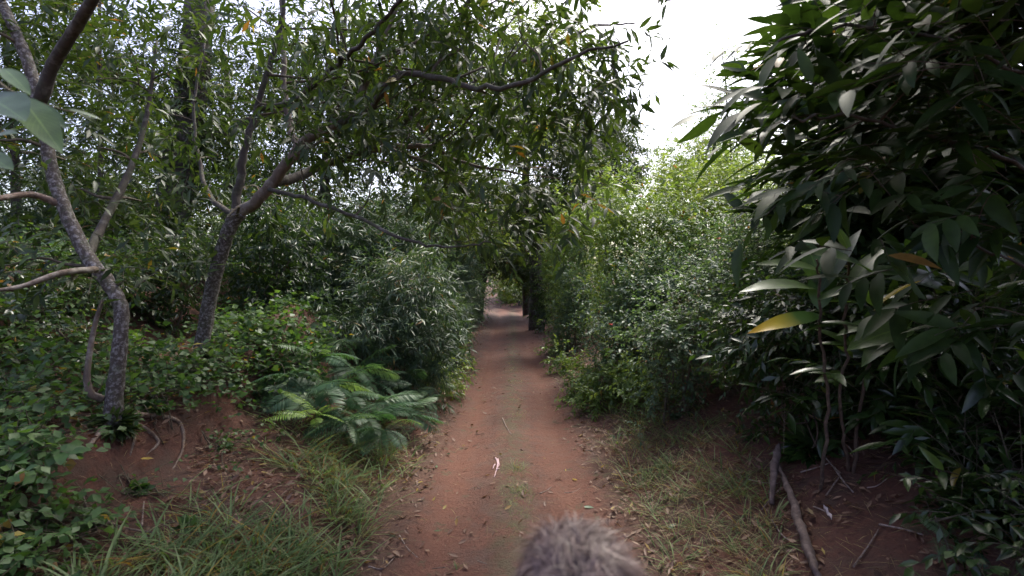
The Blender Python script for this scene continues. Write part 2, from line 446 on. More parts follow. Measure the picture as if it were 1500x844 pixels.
class Plant:
    def __init__(self, name, label, cat, base, group=None):
        self.base = np.asarray(base, float)
        self.root = link(name, None, loc=self.base, label=label, cat=cat, group=group)
        self.root.empty_display_size = .2
        self.nodes = []
        self.fine = Acc()
        self.leaves = []          # (species, pos, R, s, tint)
    def limb(self, pts, radii, name='branch', mat=BARK_DARK, sides=9, rough=.05, per=6, wob=0.0):
        p, r = catmull(pts, radii, per)
        if wob: p[1:-1] += rng.normal(0, wob, (len(p) - 2, 3))
        V, F = tube(p, r, sides, rough)
        for q, w in zip(p, r): self.nodes.append((q, w))
        return link(name, mesh_np(name, V - self.base, F, mat, smooth=True), self.root)
    def attach(self, target, r0=None, below=True):
        N = np.array([q for q, _ in self.nodes]); W = np.array([w for _, w in self.nodes])
        d = np.linalg.norm(N - target, axis=1)
        if below: d = d + np.clip(N[:, 2] - target[2], 0, None) * 1.5
        i = int(np.argmin(d))
        return N[i], W[i]
    def branchlet(self, target, rmax=.02, sides=3, record=True):
        a, w = self.attach(target)
        v = target - a; L = np.linalg.norm(v)
        if L < .05: return
        m1 = a + v * .35 + rng.normal(0, .06, 3) * L + np.array([0, 0, .08 * L]); m2 = a + v * .7 + rng.normal(0, .07, 3) * L + np.array([0, 0, .06 * L])
        r0 = min(w * .7, rmax)
        far = a[1] > 10
        p, r = catmull([a, m1, m2, target], [r0, r0 * .75, r0 * .5, max(r0 * .25, .0015)], 1 if far else 3)
        V, F = tube(p, r, 3 if far else sides, 0, False)
        self.fine.add(V, F)
        if record:
            for q, ww in zip(p[1:], r[1:]): self.nodes.append((q, ww))
    def shoots(self, sp, o, x, stems=True, lscale=1.0, nleaf=None, stem_r=.0022):
        """leafy shoots starting at o heading x"""
        n = len(o)
        if n == 0: return
        k = nleaf or sp.nleaf
        x = nrm(x)
        L = sp.L * lscale * rng.uniform(.65, 1.3, n)
        side = nrm(np.cross(x, UPZ + rng.normal(0, .25, (n, 3)))); up = np.cross(side, x)
        j = np.arange(k)
        t = (.72 + .28 * rng.random((n, k))) if sp.whorl else np.clip((j + 1) / k + rng.normal(0, .04, (n, k)), .05, 1)
        g = np.array([0, 0, -1.0])
        pos = o[:, None] + x[:, None] * (L[:, None] * t)[..., None] + g * (sp.sag * L[:, None] * t ** 2)[..., None]
        tan = nrm(x[:, None] + g * (2 * sp.sag * t)[..., None])
        phi = j * 2.4 + rng.normal(0, .4, (n, k)) + rng.uniform(0, 6.28, (n, 1)) if sp.whorl else j * math.pi + rng.normal(0, .55, (n, k))
        a = np.radians(sp.angle + rng.normal(0, 12, (n, k))) * (1 if sp.whorl else (1 - .35 * t))
        rad = side[:, None] * np.cos(phi)[..., None] + up[:, None] * np.sin(phi)[..., None]
        d = nrm(tan * np.cos(a)[..., None] + rad * np.sin(a)[..., None] + g * (sp.droop * rng.uniform(.3, 1.5, (n, k)))[..., None])
        upv = UPZ + rng.normal(0, sp.flat, (n, k, 3)) + .35 * tan
        R = frames_from(d.reshape(-1, 3), upv.reshape(-1, 3))
        s = (sp.length * lscale * rng.uniform(.65, 1.15, (n, 1)) * rng.uniform(.55, 1.18, (n, k))).ravel()
        tint = np.clip(np.repeat(rng.random(n), k) * .5 + rng.random(n * k) * .55, 0, .999)
        self.leaves.append((sp, pos.reshape(-1, 3), R, s, tint))
        if stems:
            near = o[:, 1] < 7.5
            oo, xx, LL = o[near], x[near], L[near]
            if len(oo):
                tt = np.array([0, .55, 1.0]) if oo[:, 1].mean() < 6 else np.array([0, 1.0])
                pp = oo[:, None] + xx[:, None] * (LL[:, None] * tt)[..., None] + g * (sp.sag * LL[:, None] * tt ** 2)[..., None]
                sa, ua = side[near][:, None], up[near][:, None]
                rr = (stem_r * (1.4 - .8 * tt))[None, :, None]
                ring = np.stack([pp + rr * (math.cos(q) * sa + math.sin(q) * ua) for q in (0, 2.094, 4.189)], 2)
                m = len(tt); ns = len(oo)
                i0 = (np.arange(ns) * m * 3)[:, None, None] + (np.arange(m - 1) * 3)[None, :, None] + np.arange(3)[None, None]
                i1 = (np.arange(ns) * m * 3)[:, None, None] + (np.arange(m - 1) * 3)[None, :, None] + np.array([1, 2, 0])[None, None]
                Fq = np.concatenate([np.stack([i0, i1, i1 + 3], -1).reshape(-1, 3), np.stack([i0, i1 + 3, i0 + 3], -1).reshape(-1, 3)])
                self.fine.add(ring.reshape(-1, 3), Fq)
    def blob(self, sp, c, r, nshoot, nclump=None, spread=.42, outward=.6, lift=.15, branches=True, rmax=.02, stems=True, lscale=1.0, shell=.5, heading=None):
        """clumps of shoots inside an ellipsoid"""
        c = np.asarray(c, float); r = np.asarray(r, float)
        nclump = nclump or max(3, int(nshoot / 9))
        v = nrm(rng.normal(size=(nclump, 3))) * (rng.random((nclump, 1)) ** shell)
        cc = c + v * r * .9
        if branches and self.nodes:
            order = np.argsort([np.linalg.norm(q - self.base) for q in cc])
            for i in order: self.branchlet(cc[i], rmax)
        idx = rng.integers(0, nclump, nshoot)
        off = rng.normal(0, 1, (nshoot, 3)) * spread * r * min(1, 2.2 / nclump ** .4)
        o = cc[idx] + off
        o[:, 2] = np.maximum(o[:, 2], gz(o[:, 0], o[:, 1]) + .03)
        x = nrm(v[idx]) * outward + nrm(rng.normal(size=(nshoot, 3))) * .75 + UPZ * lift
        if heading is not None: x = x * .55 + np.asarray(heading, float)
        self.shoots(sp, o - nrm(x) * sp.L * .4, x, stems=stems, lscale=lscale)
    def pblob(self, sp, px, py, rx, ry, d, rd, cov=3.0, **kw):
        """ellipsoid of foliage given by where it shows and how far it stands"""
        c = P(px, py, d); k = d / FPX
        r = np.array([rx * k, rd, ry * k])
        a = sp.length * FPX / d
        area = a * a * sp.width * .33
        n = int(cov * math.pi * rx * ry / (area * sp.nleaf))
        n = max(6, min(n, 4500))
        self.blob(sp, c, r, n, **kw)
    def finish(self, twig_mat=BARK_STEM, nobj=0, minpx=9.0):
        if self.fine.n:
            link('twigs', self.fine.mesh('twigs', twig_mat, self.base), self.root, kind='stuff')
        if not self.leaves: return
        size = []; ref = []
        for b, (sp, pos, R, s, tint) in enumerate(self.leaves):
            mid = pos + R[:, :, 0] * (s * .5)[:, None]
            x, y, dep = project(mid)
            px = s * FPX / np.maximum(dep, .1)
            px = np.where((dep > .3) & (x > -40) & (x < 1540) & (y > -40) & (y < 884), px, 0)
            size.append(px); ref += [(b, i) for i in range(len(s))]
        size = np.concatenate(size)
        chosen = [i for i in np.argsort(-size)[:nobj] if size[i] >= minpx]
        pick = {}
        for i in chosen:
            b, k = ref[i]; pick.setdefault(b, []).append(k)
        groups = {}; base_i = 0
        for b, (sp, pos, R, s, tint) in enumerate(self.leaves):
            mask = np.ones(len(s), bool)
            for k in pick.get(b, []):
                mask[k] = False
                o = bpy.data.objects.new('leaf', random.choice(sp.single_meshes()))
                COL.objects.link(o); o.parent = self.root
                M = np.eye(4); M[:3, :3] = R[k] * s[k]; M[:3, 3] = pos[k] - self.base
                o.matrix_basis = [list(map(float, row)) for row in M]
            pxs = size[base_i:base_i + len(s)]; base_i += len(s)
            for tm, lo, hi in ((sp.lo, -1, 12), (sp.mid, 12, 26), (sp.mass, 26, 1e9)):
                mk_ = mask & (pxs >= lo) & (pxs < hi)
                if mk_.any():
                    groups.setdefault(sp.mat, []).append(expand(tm, pos[mk_] - self.base, R[mk_], s[mk_], tint[mk_]))
        for mk, parts in groups.items():
            n = 0; Fs = []
            for V, F, uv, tn in parts: Fs.append(F + n); n += len(V)
            me = mesh_np('foliage', np.vstack([p[0] for p in parts]), np.vstack(Fs), LM(mk), np.vstack([p[2] for p in parts]), np.concatenate([p[3] for p in parts]), smooth=True)
            link('foliage', me, self.root, kind='stuff')
# ================================================================== THE SETTING
def axis(parts):
    out = []
    for a, b, s in parts: out.append(np.arange(a, b, s))
    return np.concatenate(out + [[parts[-1][1]]])
def sheet(xs, ys, zf):
    X, Y = np.meshgrid(xs, ys, indexing='xy')
    Z = zf(X, Y)
    V = np.stack([X, Y, Z], -1).reshape(-1, 3)
    nx, ny = len(xs), len(ys)
    i, j = np.meshgrid(np.arange(ny - 1), np.arange(nx - 1), indexing='ij')
    a = (i * nx + j).ravel()
    F = np.column_stack([a, a + 1, a + nx + 1, a + nx])
    return V, F
xs = axis([(-150, -30, 8), (-30, -8, 1.0), (-8, -1, .07), (-1, 1, .12), (1, 6, .07), (6, 30, 1.0), (30, 150, 8)])
ys = axis([(-60, -6, 4), (-6, 1, .5), (1, 9, .07), (9, 20, .2), (20, 60, .8), (60, 260, 8)])
V, F = sheet(xs, ys, gz)
link('ground', mesh_np('ground', V, F, soil_material('forest_soil', False), smooth=True), kind='structure')
us = np.arange(-1.42, 1.4201, .05); ts = axis([(-8, 1, .3), (1, 14, .06), (14, 30, .15), (30, 62, .5)])
U, T = np.meshgrid(us, ts, indexing='xy')
X = U + track_cx(T)
edge = np.clip((np.abs(U) - 1.0) / .42, 0, 1)
Z = gz(X, T) + .014 - .04 * edge + .012 * wav(U, T, 3.2, 21) * edge * 2 + .004 * wav(U, T, 40, 31)
# tyre-worn hollows and crumbs
Z = Z + .010 * wav(U, T, 5, 33) * np.exp(-((np.abs(U) - .62) / .3) ** 2)
Vt = np.stack([X, T, Z], -1).reshape(-1, 3); nx, ny = len(us), len(ts)
i, j = np.meshgrid(np.arange(ny - 1), np.arange(nx - 1), indexing='ij'); a = (i * nx + j).ravel()
link('dirt_track', mesh_np('dirt_track', Vt, np.column_stack([a, a + 1, a + nx + 1, a + nx]), soil_material('track_soil', True), smooth=True), kind='structure')

sm = lambda v, a, b: np.clip((v - a) / (b - a), 0, 1)
# ================================================================== SPECIES
JAMB = Species('canopy', 'lance', .26, .185, 9, .36, 56, .18, .25)
JAMB2 = Species('canopy', 'lance', .28, .165, 9, .36, 56, .18, .25)
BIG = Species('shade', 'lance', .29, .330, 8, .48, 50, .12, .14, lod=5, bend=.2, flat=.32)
BIGS = Species('glossy', 'lance', .28, .290, 7, .38, 52, .12, .12, lod=4, flat=.35)
BAMB = Species('bamboo', 'lance', .135, .165, 10, .36, 42, .2, .28, lod=3)
THIN = Species('thicket', 'ovate', .42, .090, 10, .30, 58, .2, .25, lod=3)
SCRUB = Species('scrub', 'ovate', .50, .062, 11, .28, 62, .2, .15, lod=3, flat=.35)
PALE = Species('pale', 'lance', .34, .110, 10, .30, 55, .2, .25, lod=3)
UNDER = Species('glossy', 'lance', .34, .110, 9, .32, 58, .25, .35, lod=3)
VINE = Species('vine', 'ovate', .66, .100, 9, .34, 68, .12, .15, lod=6, fold=.16, flat=.5)
FAR = Species('far', 'lance', .40, .190, 9, .55, 55, .25, .30, lod=1)
FARP = Species('pale', 'lance', .40, .170, 9, .50, 55, .2, .30, lod=1)
FARX = Species('far', 'lance', .40, .330, 9, .8, 55, .2, .30, lod=1)
FARD = Species('canopy', 'lance', .36, .170, 9, .50, 55, .25, .35, lod=1)

# ================================================================== TREES ON THE LEFT BANK
def PP(lst): return [P(x, y, d) for x, y, d in lst]
b = G(168, 628); dA = b[1]
A = Plant('tree', 'slender tree with kinked pale lichen-spotted trunk, its roots exposed on the soil ledge', 'tree', b)
A.limb([b - [0, 0, .12], *PP([(166, 600, dA), (174, 520, dA), (178, 455, dA + .02), (160, 418, dA + .05), (128, 375, dA + .1), (96, 310, dA + .15), (74, 240, dA + .2), (62, 170, dA + .25), (40, 90, dA + .3), (10, 20, dA + .35), (-30, -60, dA + .5), (-60, -160, dA + .8)])],
       np.array([52, 34, 27, 26, 27, 26, 25, 24, 24, 22, 20, 16, 10]) * .36 * dA / FPX, 'trunk', BARK_PALE, 12, .06)
A.limb(PP([(58, 150, dA + .25), (78, 95, dA + .15), (108, 45, dA), (140, -10, dA - .2), (165, -90, dA - .3)]), [.05, .046, .042, .036, .02], mat=BARK_DARK)
A.limb(PP([(90, 300, dA + .15), (45, 285, dA), (-10, 292, dA - .3), (-80, 300, dA - .6)]), [.03, .024, .02, .014], mat=ROOT_MAT)
A.limb(PP([(128, 375, dA + .1), (150, 330, dA + .5), (190, 250, dA + .9), (215, 170, dA + 1.2), (230, 60, dA + 1.4)]), [.04, .035, .03, .022, .012])
A.limb(PP([(140, 395, dA), (90, 400, dA - .3), (30, 420, dA - .5), (-40, 430, dA - .7)]), [.028, .022, .016, .01], mat=BARK_BROWN)
A.limb(PP([(150, 585, dA - .02), (132, 575, dA - .1), (128, 545, dA - .1), (138, 480, dA), (150, 440, dA + .05)]), [.03, .026, .022, .018, .014], 'branch', BARK_BROWN)
for pts in ([(160, 618), (148, 640), (128, 668), (116, 680)], [(150, 612), (125, 616), (95, 622), (70, 632)], [(176, 622), (205, 628), (232, 650), (214, 668)],
            [(178, 618), (220, 616), (262, 624), (268, 660), (250, 692)], [(172, 625), (196, 640), (190, 668)], [(158, 606), (140, 622), (100, 625)]):
    q = [G(*p) for p in pts]
    q = [v + [0, 0, .012] for v in q]
    q = [A.base + [0, 0, .14], (A.base + q[0]) / 2 + [0, 0, .05]] + q[1:]
    q[-1] = q[-1] - [0, 0, .02]
    A.limb(q, np.linspace(.034, .007, len(q)), 'root', ROOT_MAT, 7, .08)
for px, py, rx, ry, d, rd, cov in ((40, 50, 130, 110, dA + .6, .9, 1.1), (190, 90, 130, 120, dA + 1.2, 1.0, 1.0), (70, 250, 110, 80, dA + .6, .8, 1.3),
                                   (190, 260, 110, 80, dA + 1.3, .8, 1.3), (50, 400, 90, 60, dA + .3, .6, 1.6), (185, 380, 70, 50, dA + .9, .6, 1.6), (140, 405, 60, 34, dA - .15, .25, 1.3)):
    A.pblob(JAMB2, px, py, rx, ry, d, rd, cov * 1.1, spread=.5)
A.finish(nobj=300)

b = G(293, 533); dB = b[1]
B = Plant('tree', 'spreading tree with speckled grey trunk leaning over ferns, its boughs arching across the dirt track', 'tree', b)
B.limb([b - [0, 0, .12], *PP([(294, 520, dB), (306, 445, dB), (320, 385, dB - .02), (336, 335, dB - .05), (350, 312, dB - .05)])], np.array([36, 26, 23, 23, 24, 26]) * .41 * dB / FPX, 'trunk', BARK_PALE, 12, .05)
BR = [
    ([(343, 325, 0), (349, 280, .1), (358, 225, .2), (376, 160, .3), (395, 100, .3), (412, 30, .3), (420, -60, .3)], .052, .02, BARK_DARK),
    ([(376, 160, .3), (420, 152, .1), (455, 130, -.2), (490, 100, -.5), (530, 62, -.9), (570, 20, -1.2), (620, -40, -1.5)], .035, .014, BARK_DARK),
    ([(348, 315, 0), (385, 285, -.05), (420, 240, -.1), (450, 205, -.1), (495, 180, -.2), (520, 150, -.3), (545, 100, -.4), (570, 40, -.5), (600, -40, -.6)], .068, .026, BARK_BROWN),
    ([(437, 218, -.1), (427, 190, .2), (418, 140, .4), (415, 80, .5), (413, 0, .6), (420, -80, .7)], .045, .02, BARK_BROWN),
    ([(400, 268, -.08), (440, 258, .3), (480, 240, .6), (520, 228, .7), (562, 205, .6), (600, 170, .4), (632, 115, .2), (660, 55, 0), (700, -30, -.3)], .06, .022, BARK_DARK),
    ([(520, 228, .7), (570, 216, .8), (620, 214, .8), (680, 205, .7), (760, 185, .4), (840, 165, .1)], .04, .010, BARK_BROWN),
    ([(495, 180, -.2), (540, 160, -.6), (580, 112, -1.0), (640, 112, -1.4), (700, 130, -1.7), (770, 120, -2.0), (850, 80, -2.1), (920, 60, -2.0)], .038, .008, BARK_DARK),
    ([(395, 278, -.1), (450, 292, -.6), (520, 318, -1.0), (590, 350, -1.3), (660, 362, -1.4), (720, 355, -1.5)], .024, .006, BARK_DARK),
    ([(562, 205, .6), (640, 150, .4), (730, 105, .2), (800, 75, 0), (870, 40, -.2), (930, 35, -.4)], .032, .008, BARK_BROWN),
    ([(600, 170, .4), (660, 230, .2), (740, 250, 0), (820, 262, -.2)], .026, .006, BARK_BROWN),
    ([(560, 215, .75), (640, 245, .4), (700, 290, .1), (750, 330, -.1)], .024, .006, BARK_BROWN),
    ([(345, 318, 0), (310, 290, .6), (290, 230, 1.0), (285, 150, 1.3), (300, 60, 1.4)], .035, .012, BARK_DARK),
]
for pts, r0, r1, mt in BR:
    B.limb(PP([(x, y, dB + dd) for x, y, dd in pts]), np.linspace(r0, r1, len(pts)), mat=mt, wob=.008)
main = [q for q in B.nodes if q[1] > .02 and q[0][2] > 2.6]
for k in range(26):
    a_, w_ = main[rng.integers(len(main))]
    L_ = rng.uniform(1.2, 2.6); hd = nrm(np.array([rng.uniform(.1, 1.0), rng.uniform(-.7, .5), rng.uniform(-.15, .75)]))
    e_ = a_ + hd * L_ + [0, 0, -.1]
    B.limb([a_, a_ + hd * L_ * .35 + rng.normal(0, .1, 3), a_ + hd * L_ * .7 + rng.normal(0, .13, 3), e_], [min(.018, w_ * .5), .012, .008, .002], 'branch', BARK_STEM, 6, .04, 5)
for px, py, rx, ry, d, rd, cov in ((400, 60, 120, 100, dB, 1.3, 1.2), (540, 40, 120, 80, dB - .6, 1.4, 1.8), (660, 40, 110, 90, dB - .8, 1.4, 2.8), (780, 60, 100, 90, dB - 1.2, 1.3, 3.0),
                                   (870, 70, 55, 80, dB - 1.3, .9, 2.4), (915, 95, 30, 60, dB - 1.4, .6, 1.2), (945, 90, 28, 60, dB - 1.4, .4, .6), (600, 170, 120, 80, dB, 1.3, 1.9), (740, 170, 100, 70, dB - .6, 1.2, 2.0),
                                   (840, 170, 60, 60, dB - .6, 1.0, 2.2), (640, 290, 120, 60, dB - .3, 1.0, 1.9), (770, 280, 80, 60, dB - .3, 1.0, 1.8), (700, 345, 80, 24, dB - 1.2, .6, 1.6), (450, 250, 90, 70, dB + .6, .8, .9), (300, 170, 90, 100, dB + 1.3, .9, 1.0), (440, 190, 90, 60, dB - .9, .5, 1.0), (560, 130, 80, 50, dB - 1.2, .5, 1.2)):
    B.pblob(JAMB, px, py, rx, ry, d, rd, cov, spread=.45, lift=-.02)
B.finish(nobj=300)

# broad trunk further up the bank
b = on_ground(P(246, 440, 11)[0], 11)
C = Plant('tree', 'thick dark leaning trunk wrapped in leaves, up the bank behind the two speckled trees', 'tree', b)
C.limb([b - [0, 0, .2], *PP([(248, 360, 11), (258, 270, 11), (272, 190, 11.1), (283, 110, 11.2), (292, 20, 11.4), (300, -90, 11.6)])], [.42, .36, .34, .33, .31, .28, .2], 'trunk', BARK_DARK, 12, .06)
C.limb(PP([(265, 230, 11), (330, 190, 11.3), (420, 160, 11.6), (500, 120, 12)]), [.12, .1, .08, .05])
C.limb(PP([(272, 190, 11.1), (200, 130, 11), (120, 90, 10.8), (60, 70, 10.6)]), [.12, .1, .07, .04])
for px, py, rx, ry, d, rd, cov in ((270, 190, 60, 130, 10.8, .8, 1.5), (330, 60, 180, 80, 11.5, 1.6, .9), (120, 110, 150, 90, 11, 1.6, .9), (160, 300, 150, 60, 11.5, 1.4, 1.5), (420, 180, 110, 90, 12, 1.5, 1.0)):
    C.pblob(JAMB2, px, py, rx, ry, d, rd, cov * 1.25, spread=.5)
C.finish(nobj=150)

def simple_tree(label, px, d, trunk_px, r0, blobs, sp, group=None, mat=BARK_DARK, nobj=0, gpx=None, rmax=.05, forks=3):
    x0 = P(px, HOR, d)[0]
    b = on_ground(x0, d)
    t = Plant('tree', label, 'tree', b, group)
    pts = [b - [0, 0, .2]] + PP([(x, y, d + dd) for x, y, dd in trunk_px])
    t.limb(pts, np.linspace(r0, r0 * .35, len(pts)), 'trunk', mat, 10, .06)
    for q in blobs[:forks]:
        c = P(q[0], q[1], q[4]); a, w = t.attach(c)
        v = c - a
        t.limb([a, a + v * .4 + rng.normal(0, .1, 3), a + v * .75 + rng.normal(0, .1, 3), c], [min(w * .75, .12), w * .5, w * .35, .012], 'branch', mat, 7, .05)
    for q in blobs: t.pblob(sp, *q, spread=.45, rmax=rmax, stems=(d < 14))
    t.finish(nobj=nobj)
    return t
simple_tree('young tree with sparse crown, thin dark stem between the two speckled trees', 150, 9, [(146, 330, 0), (148, 200, .1), (146, 80, .2), (146, -60, .3)], .06,
            [(120, 60, 110, 90, 9.2, 1.2, 1.3), (180, 180, 90, 80, 9, 1.2, 1.6), (90, 320, 100, 60, 9, 1, 1.8), (240, 330, 100, 60, 9.4, 1, 1.8)], JAMB2, nobj=100)
simple_tree('upright tree with dense green crown rising above the dark narrow-leaved shrubs', 470, 14, [(474, 330, 0), (480, 200, 0), (500, 80, .2), (510, -80, .4)], .16,
            [(460, 130, 110, 110, 14, 2, 1.2), (580, 190, 110, 90, 14, 2, 2.0), (400, 310, 120, 60, 14, 2, 2.0), (540, 310, 110, 60, 14.4, 2, 2.4), (620, 60, 130, 80, 14, 2, 1.8)], FARD)
simple_tree('tall tree with spindly grey stems seen through the boughs arching across the track', 640, 16, [(636, 340, 0), (622, 250, 0), (610, 150, .2), (600, 20, .3)], .14,
            [(660, 230, 100, 90, 16, 2, 2.4), (740, 160, 90, 80, 16, 2, 2.4), (600, 330, 80, 50, 16, 2, 2.2), (690, 320, 70, 60, 17, 2, 2.4), (770, 80, 100, 70, 16, 2, 2.4), (560, 130, 90, 90, 16, 2, 2.2)], FARP, mat=BARK_BROWN)
simple_tree('hazy leafy tree far behind the thick leaning trunk', 330, 19, [(332, 330, 0), (336, 200, 0), (330, 80, .2)], .22,
            [(330, 230, 130, 90, 19, 2, 1.5), (200, 280, 130, 70, 19, 2, 1.8), (420, 250, 120, 80, 19, 2, 1.6), (100, 250, 130, 60, 19, 2, .9), (330, 130, 140, 60, 19, 2, .7)], FARD)
simple_tree('bushy tree on top of the left bank, sky glinting through it', 20, 10, [(24, 330, 0), (20, 200, .1), (10, 80, .2), (0, -60, .3)], .10,
            [(20, 200, 120, 90, 10, 1.2, 1.2), (90, 330, 110, 60, 10, 1, 2.2), (10, 420, 100, 60, 9, 1, 2.2), (40, 60, 120, 80, 10, 1.2, 1.3)], JAMB2)
# dense trees that close the lane into a tunnel
simple_tree('tree with thick dark trunk standing right beside the lane where it enters the tunnel', 786, 21, [(786, 420, 0), (784, 380, 0), (776, 330, -.2), (770, 260, -.4), (780, 180, -.4)], .34,
            [(800, 300, 60, 60, 20.5, 2, 2.5), (750, 300, 60, 50, 20, 2, 2.5), (850, 240, 70, 70, 20, 2, 2.5), (800, 210, 70, 60, 20, 2, 2.0), (770, 355, 60, 22, 21, 1.5, 2.2), (786, 410, 18, 40, 20.6, .5, 1.6), (800, 440, 14, 20, 20.4, .5, 1.6)], FARD, forks=4)
simple_tree('tree with slim black trunk leaning at the left mouth of the lane tunnel', 703, 24, [(706, 425, 0), (714, 390, 0), (708, 340, 0), (700, 250, 0)], .16,
            [(690, 350, 50, 40, 24, 2, 2.4), (660, 390, 50, 40, 23, 2, 2.6), (725, 340, 50, 40, 25, 2, 2.4), (680, 270, 60, 60, 24, 2, 2.0)], FARD, forks=4)
simple_tree('tree with hanging dark foliage deep inside the lane tunnel', 772, 29, [(770, 420, 0), (768, 380, 0), (760, 330, 0), (750, 260, 0)], .25,
            [(760, 365, 45, 32, 29, 2, 2.6), (735, 350, 40, 30, 30, 2, 2.6), (748, 392, 46, 16, 27, 1.5, 3), (748, 372, 60, 22, 24, 1.5, 2.6), (762, 425, 22, 12, 33, 1.0, 2.6), (790, 390, 35, 40, 28, 1.5, 2.6), (750, 310, 60, 40, 30, 2, 2.0), (772, 405, 14, 36, 28.6, .6, 2.0)], FARD, forks=4)
simple_tree('tree with pale lit leaves at the far end of the lane tunnel', 762, 36, [(762, 420, 0), (764, 395, 0), (768, 360, 0)], .18,
            [(760, 420, 30, 22, 36, 1.5, 2.4), (775, 400, 30, 30, 36, 1.5, 2.4), (745, 400, 20, 18, 37, 1.5, 2.0), (740, 380, 30, 20, 38, 1.5, 2.4)], FARP, forks=2)
simple_tree('leafy tree closing the view past the bend of the lane', 790, 44, [(788, 410, 0), (784, 380, 0), (776, 340, 0)], .25,
            [(785, 400, 40, 40, 42, 2, 3), (762, 395, 34, 34, 43, 2, 3.4), (770, 340, 70, 40, 44, 3, 3), (768, 428, 34, 20, 40, 1, 3.4), (742, 412, 14, 20, 42, .8, 3)], FARX, forks=2)
simple_tree('dense tree over the right side of the lane tunnel', 826, 27, [(822, 400, 0), (818, 350, 0), (812, 280, 0)], .26,
            [(815, 350, 45, 55, 27, 2, 3), (800, 400, 28, 36, 26, 1.4, 3), (840, 300, 60, 50, 27, 2, 2.6), (775, 330, 50, 40, 26, 2, 3)], FARD, forks=3)
simple_tree('dense tree over the left side of the lane tunnel', 668, 28, [(672, 400, 0), (678, 350, 0), (684, 280, 0)], .26,
            [(680, 370, 40, 50, 28, 2, 3), (700, 410, 16, 24, 28, 1.2, 3), (650, 320, 60, 50, 28, 2, 2.6), (715, 345, 40, 36, 27, 2, 3)], FARD, forks=3)
# crowns against the sky on the right
simple_tree('round-crowned leafy tree left of the sky gap, towering over the thicket', 885, 24, [(885, 330, 0), (890, 260, 0), (885, 210, 0)], .3,
            [(880, 240, 66, 62, 24, 2.4, 3.2), (905, 200, 42, 34, 24, 2, 3.0), (850, 180, 60, 60, 24, 2, 2.5), (915, 260, 35, 45, 23.5, 1.8, 2.8)], FARD)
simple_tree('domed tree right of the sky gap, half hidden by the pale thicket', 1030, 26, [(1030, 330, 0), (1032, 270, 0)], .3,
            [(1020, 240, 62, 44, 26, 2.4, 3.2), (1070, 260, 60, 50, 26, 2.4, 3.0), (990, 265, 35, 40, 25.5, 1.8, 3.0)], FARP)
simple_tree('thin airy tree with scattered small leaves standing against the white sky', 1075, 15, [(1072, 250, 0), (1066, 170, 0), (1062, 110, 0), (1056, 70, 0)], .035,
            [(1062, 105, 34, 42, 15, .7, .8), (1045, 150, 34, 30, 15, .7, .8), (1085, 190, 40, 40, 15, .7, 1.2), (1030, 180, 22, 22, 15, .4, .6)], THIN, rmax=.02)

# ================================================================== SHRUBS
def shrub(name, label, cat, blobs, sp, group=None, nobj=0, base=None, stems=6, mat=BARK_STEM, r=.016, minpx=9.0, lean=.5, cs=True, skirt=.35, heading=None):
    c0 = np.mean([P(q[0], q[1], q[4]) for q in blobs], axis=0)
    b = on_ground(c0[0], c0[1]) if base is None else np.asarray(base, float)
    s = Plant(name, label, cat, b, group)
    for k in range(stems):
        q = blobs[k % len(blobs)]
        c = P(q[0], q[1], q[4]); kk = q[4] / FPX
        tgt = c + rng.normal(0, .35, 3) * np.array([q[2] * kk, q[5], q[3] * kk])
        st = b + np.array([rng.normal(0, .12), rng.normal(0, .12), 0]); st[2] = float(gz(st[0], st[1])) - .04
        v = tgt - st
        s.limb([st, st + v * .35 + rng.normal(0, .06, 3) + [0, 0, .1], st + v * .7 + rng.normal(0, .08, 3) + [0, 0, .06], tgt], [r, r * .8, r * .6, r * .3], 'stem', mat, 6, .04, 4)
    for q in blobs: s.pblob(sp, *q, rmax=r * .5, stems=cs, heading=heading)
    for q in blobs:
        c = P(q[0], q[1], q[4]); kk = q[4] / FPX; m_ = max(8, int(q[2] * q[3] / (45 if q[0] > 780 and sp is not BIGS else 140)))
        v = nrm(rng.normal(size=(m_, 3)) + [0, -.3, .5]); o_ = c + v * np.array([q[2] * kk, q[5], q[3] * kk]) * rng.uniform(.95, 1.3 if q[0] < 780 else 1.55, (m_, 1))
        o_[:, 2] = np.maximum(o_[:, 2], gz(o_[:, 0], o_[:, 1]) + .05)
        if q[0] > 780:
            for t_ in o_[:10]: s.branchlet(t_ + rng.normal(0, .06, 3), .007, record=False)
        s.shoots(sp, o_ - v * sp.L * .5, v + rng.normal(0, .5, (m_, 3)) + [0, 0, .3], lscale=1.25)
    if skirt:
        for q in blobs:
            c = P(q[0], q[1], q[4]); kk = q[4] / FPX; zg_ = float(gz(c[0], c[1])); hgt = c[2] - zg_
            if hgt < q[3] * kk * .9: continue
            a = sp.length * FPX / q[4]; area = a * a * sp.width * .33
            ns = int(skirt * q[6] * 2 * q[2] * (hgt / kk) / (area * sp.nleaf))
            s.blob(sp, [c[0], c[1], zg_ + hgt * .45], [q[2] * kk * .9, q[5] * .9, hgt * .5], max(6, min(ns, 3000)), rmax=r * .4, shell=.8)
    s.finish(nobj=nobj, minpx=minpx)
    return s
NB = 'narrow-leaved shrubs crowding the left verge'
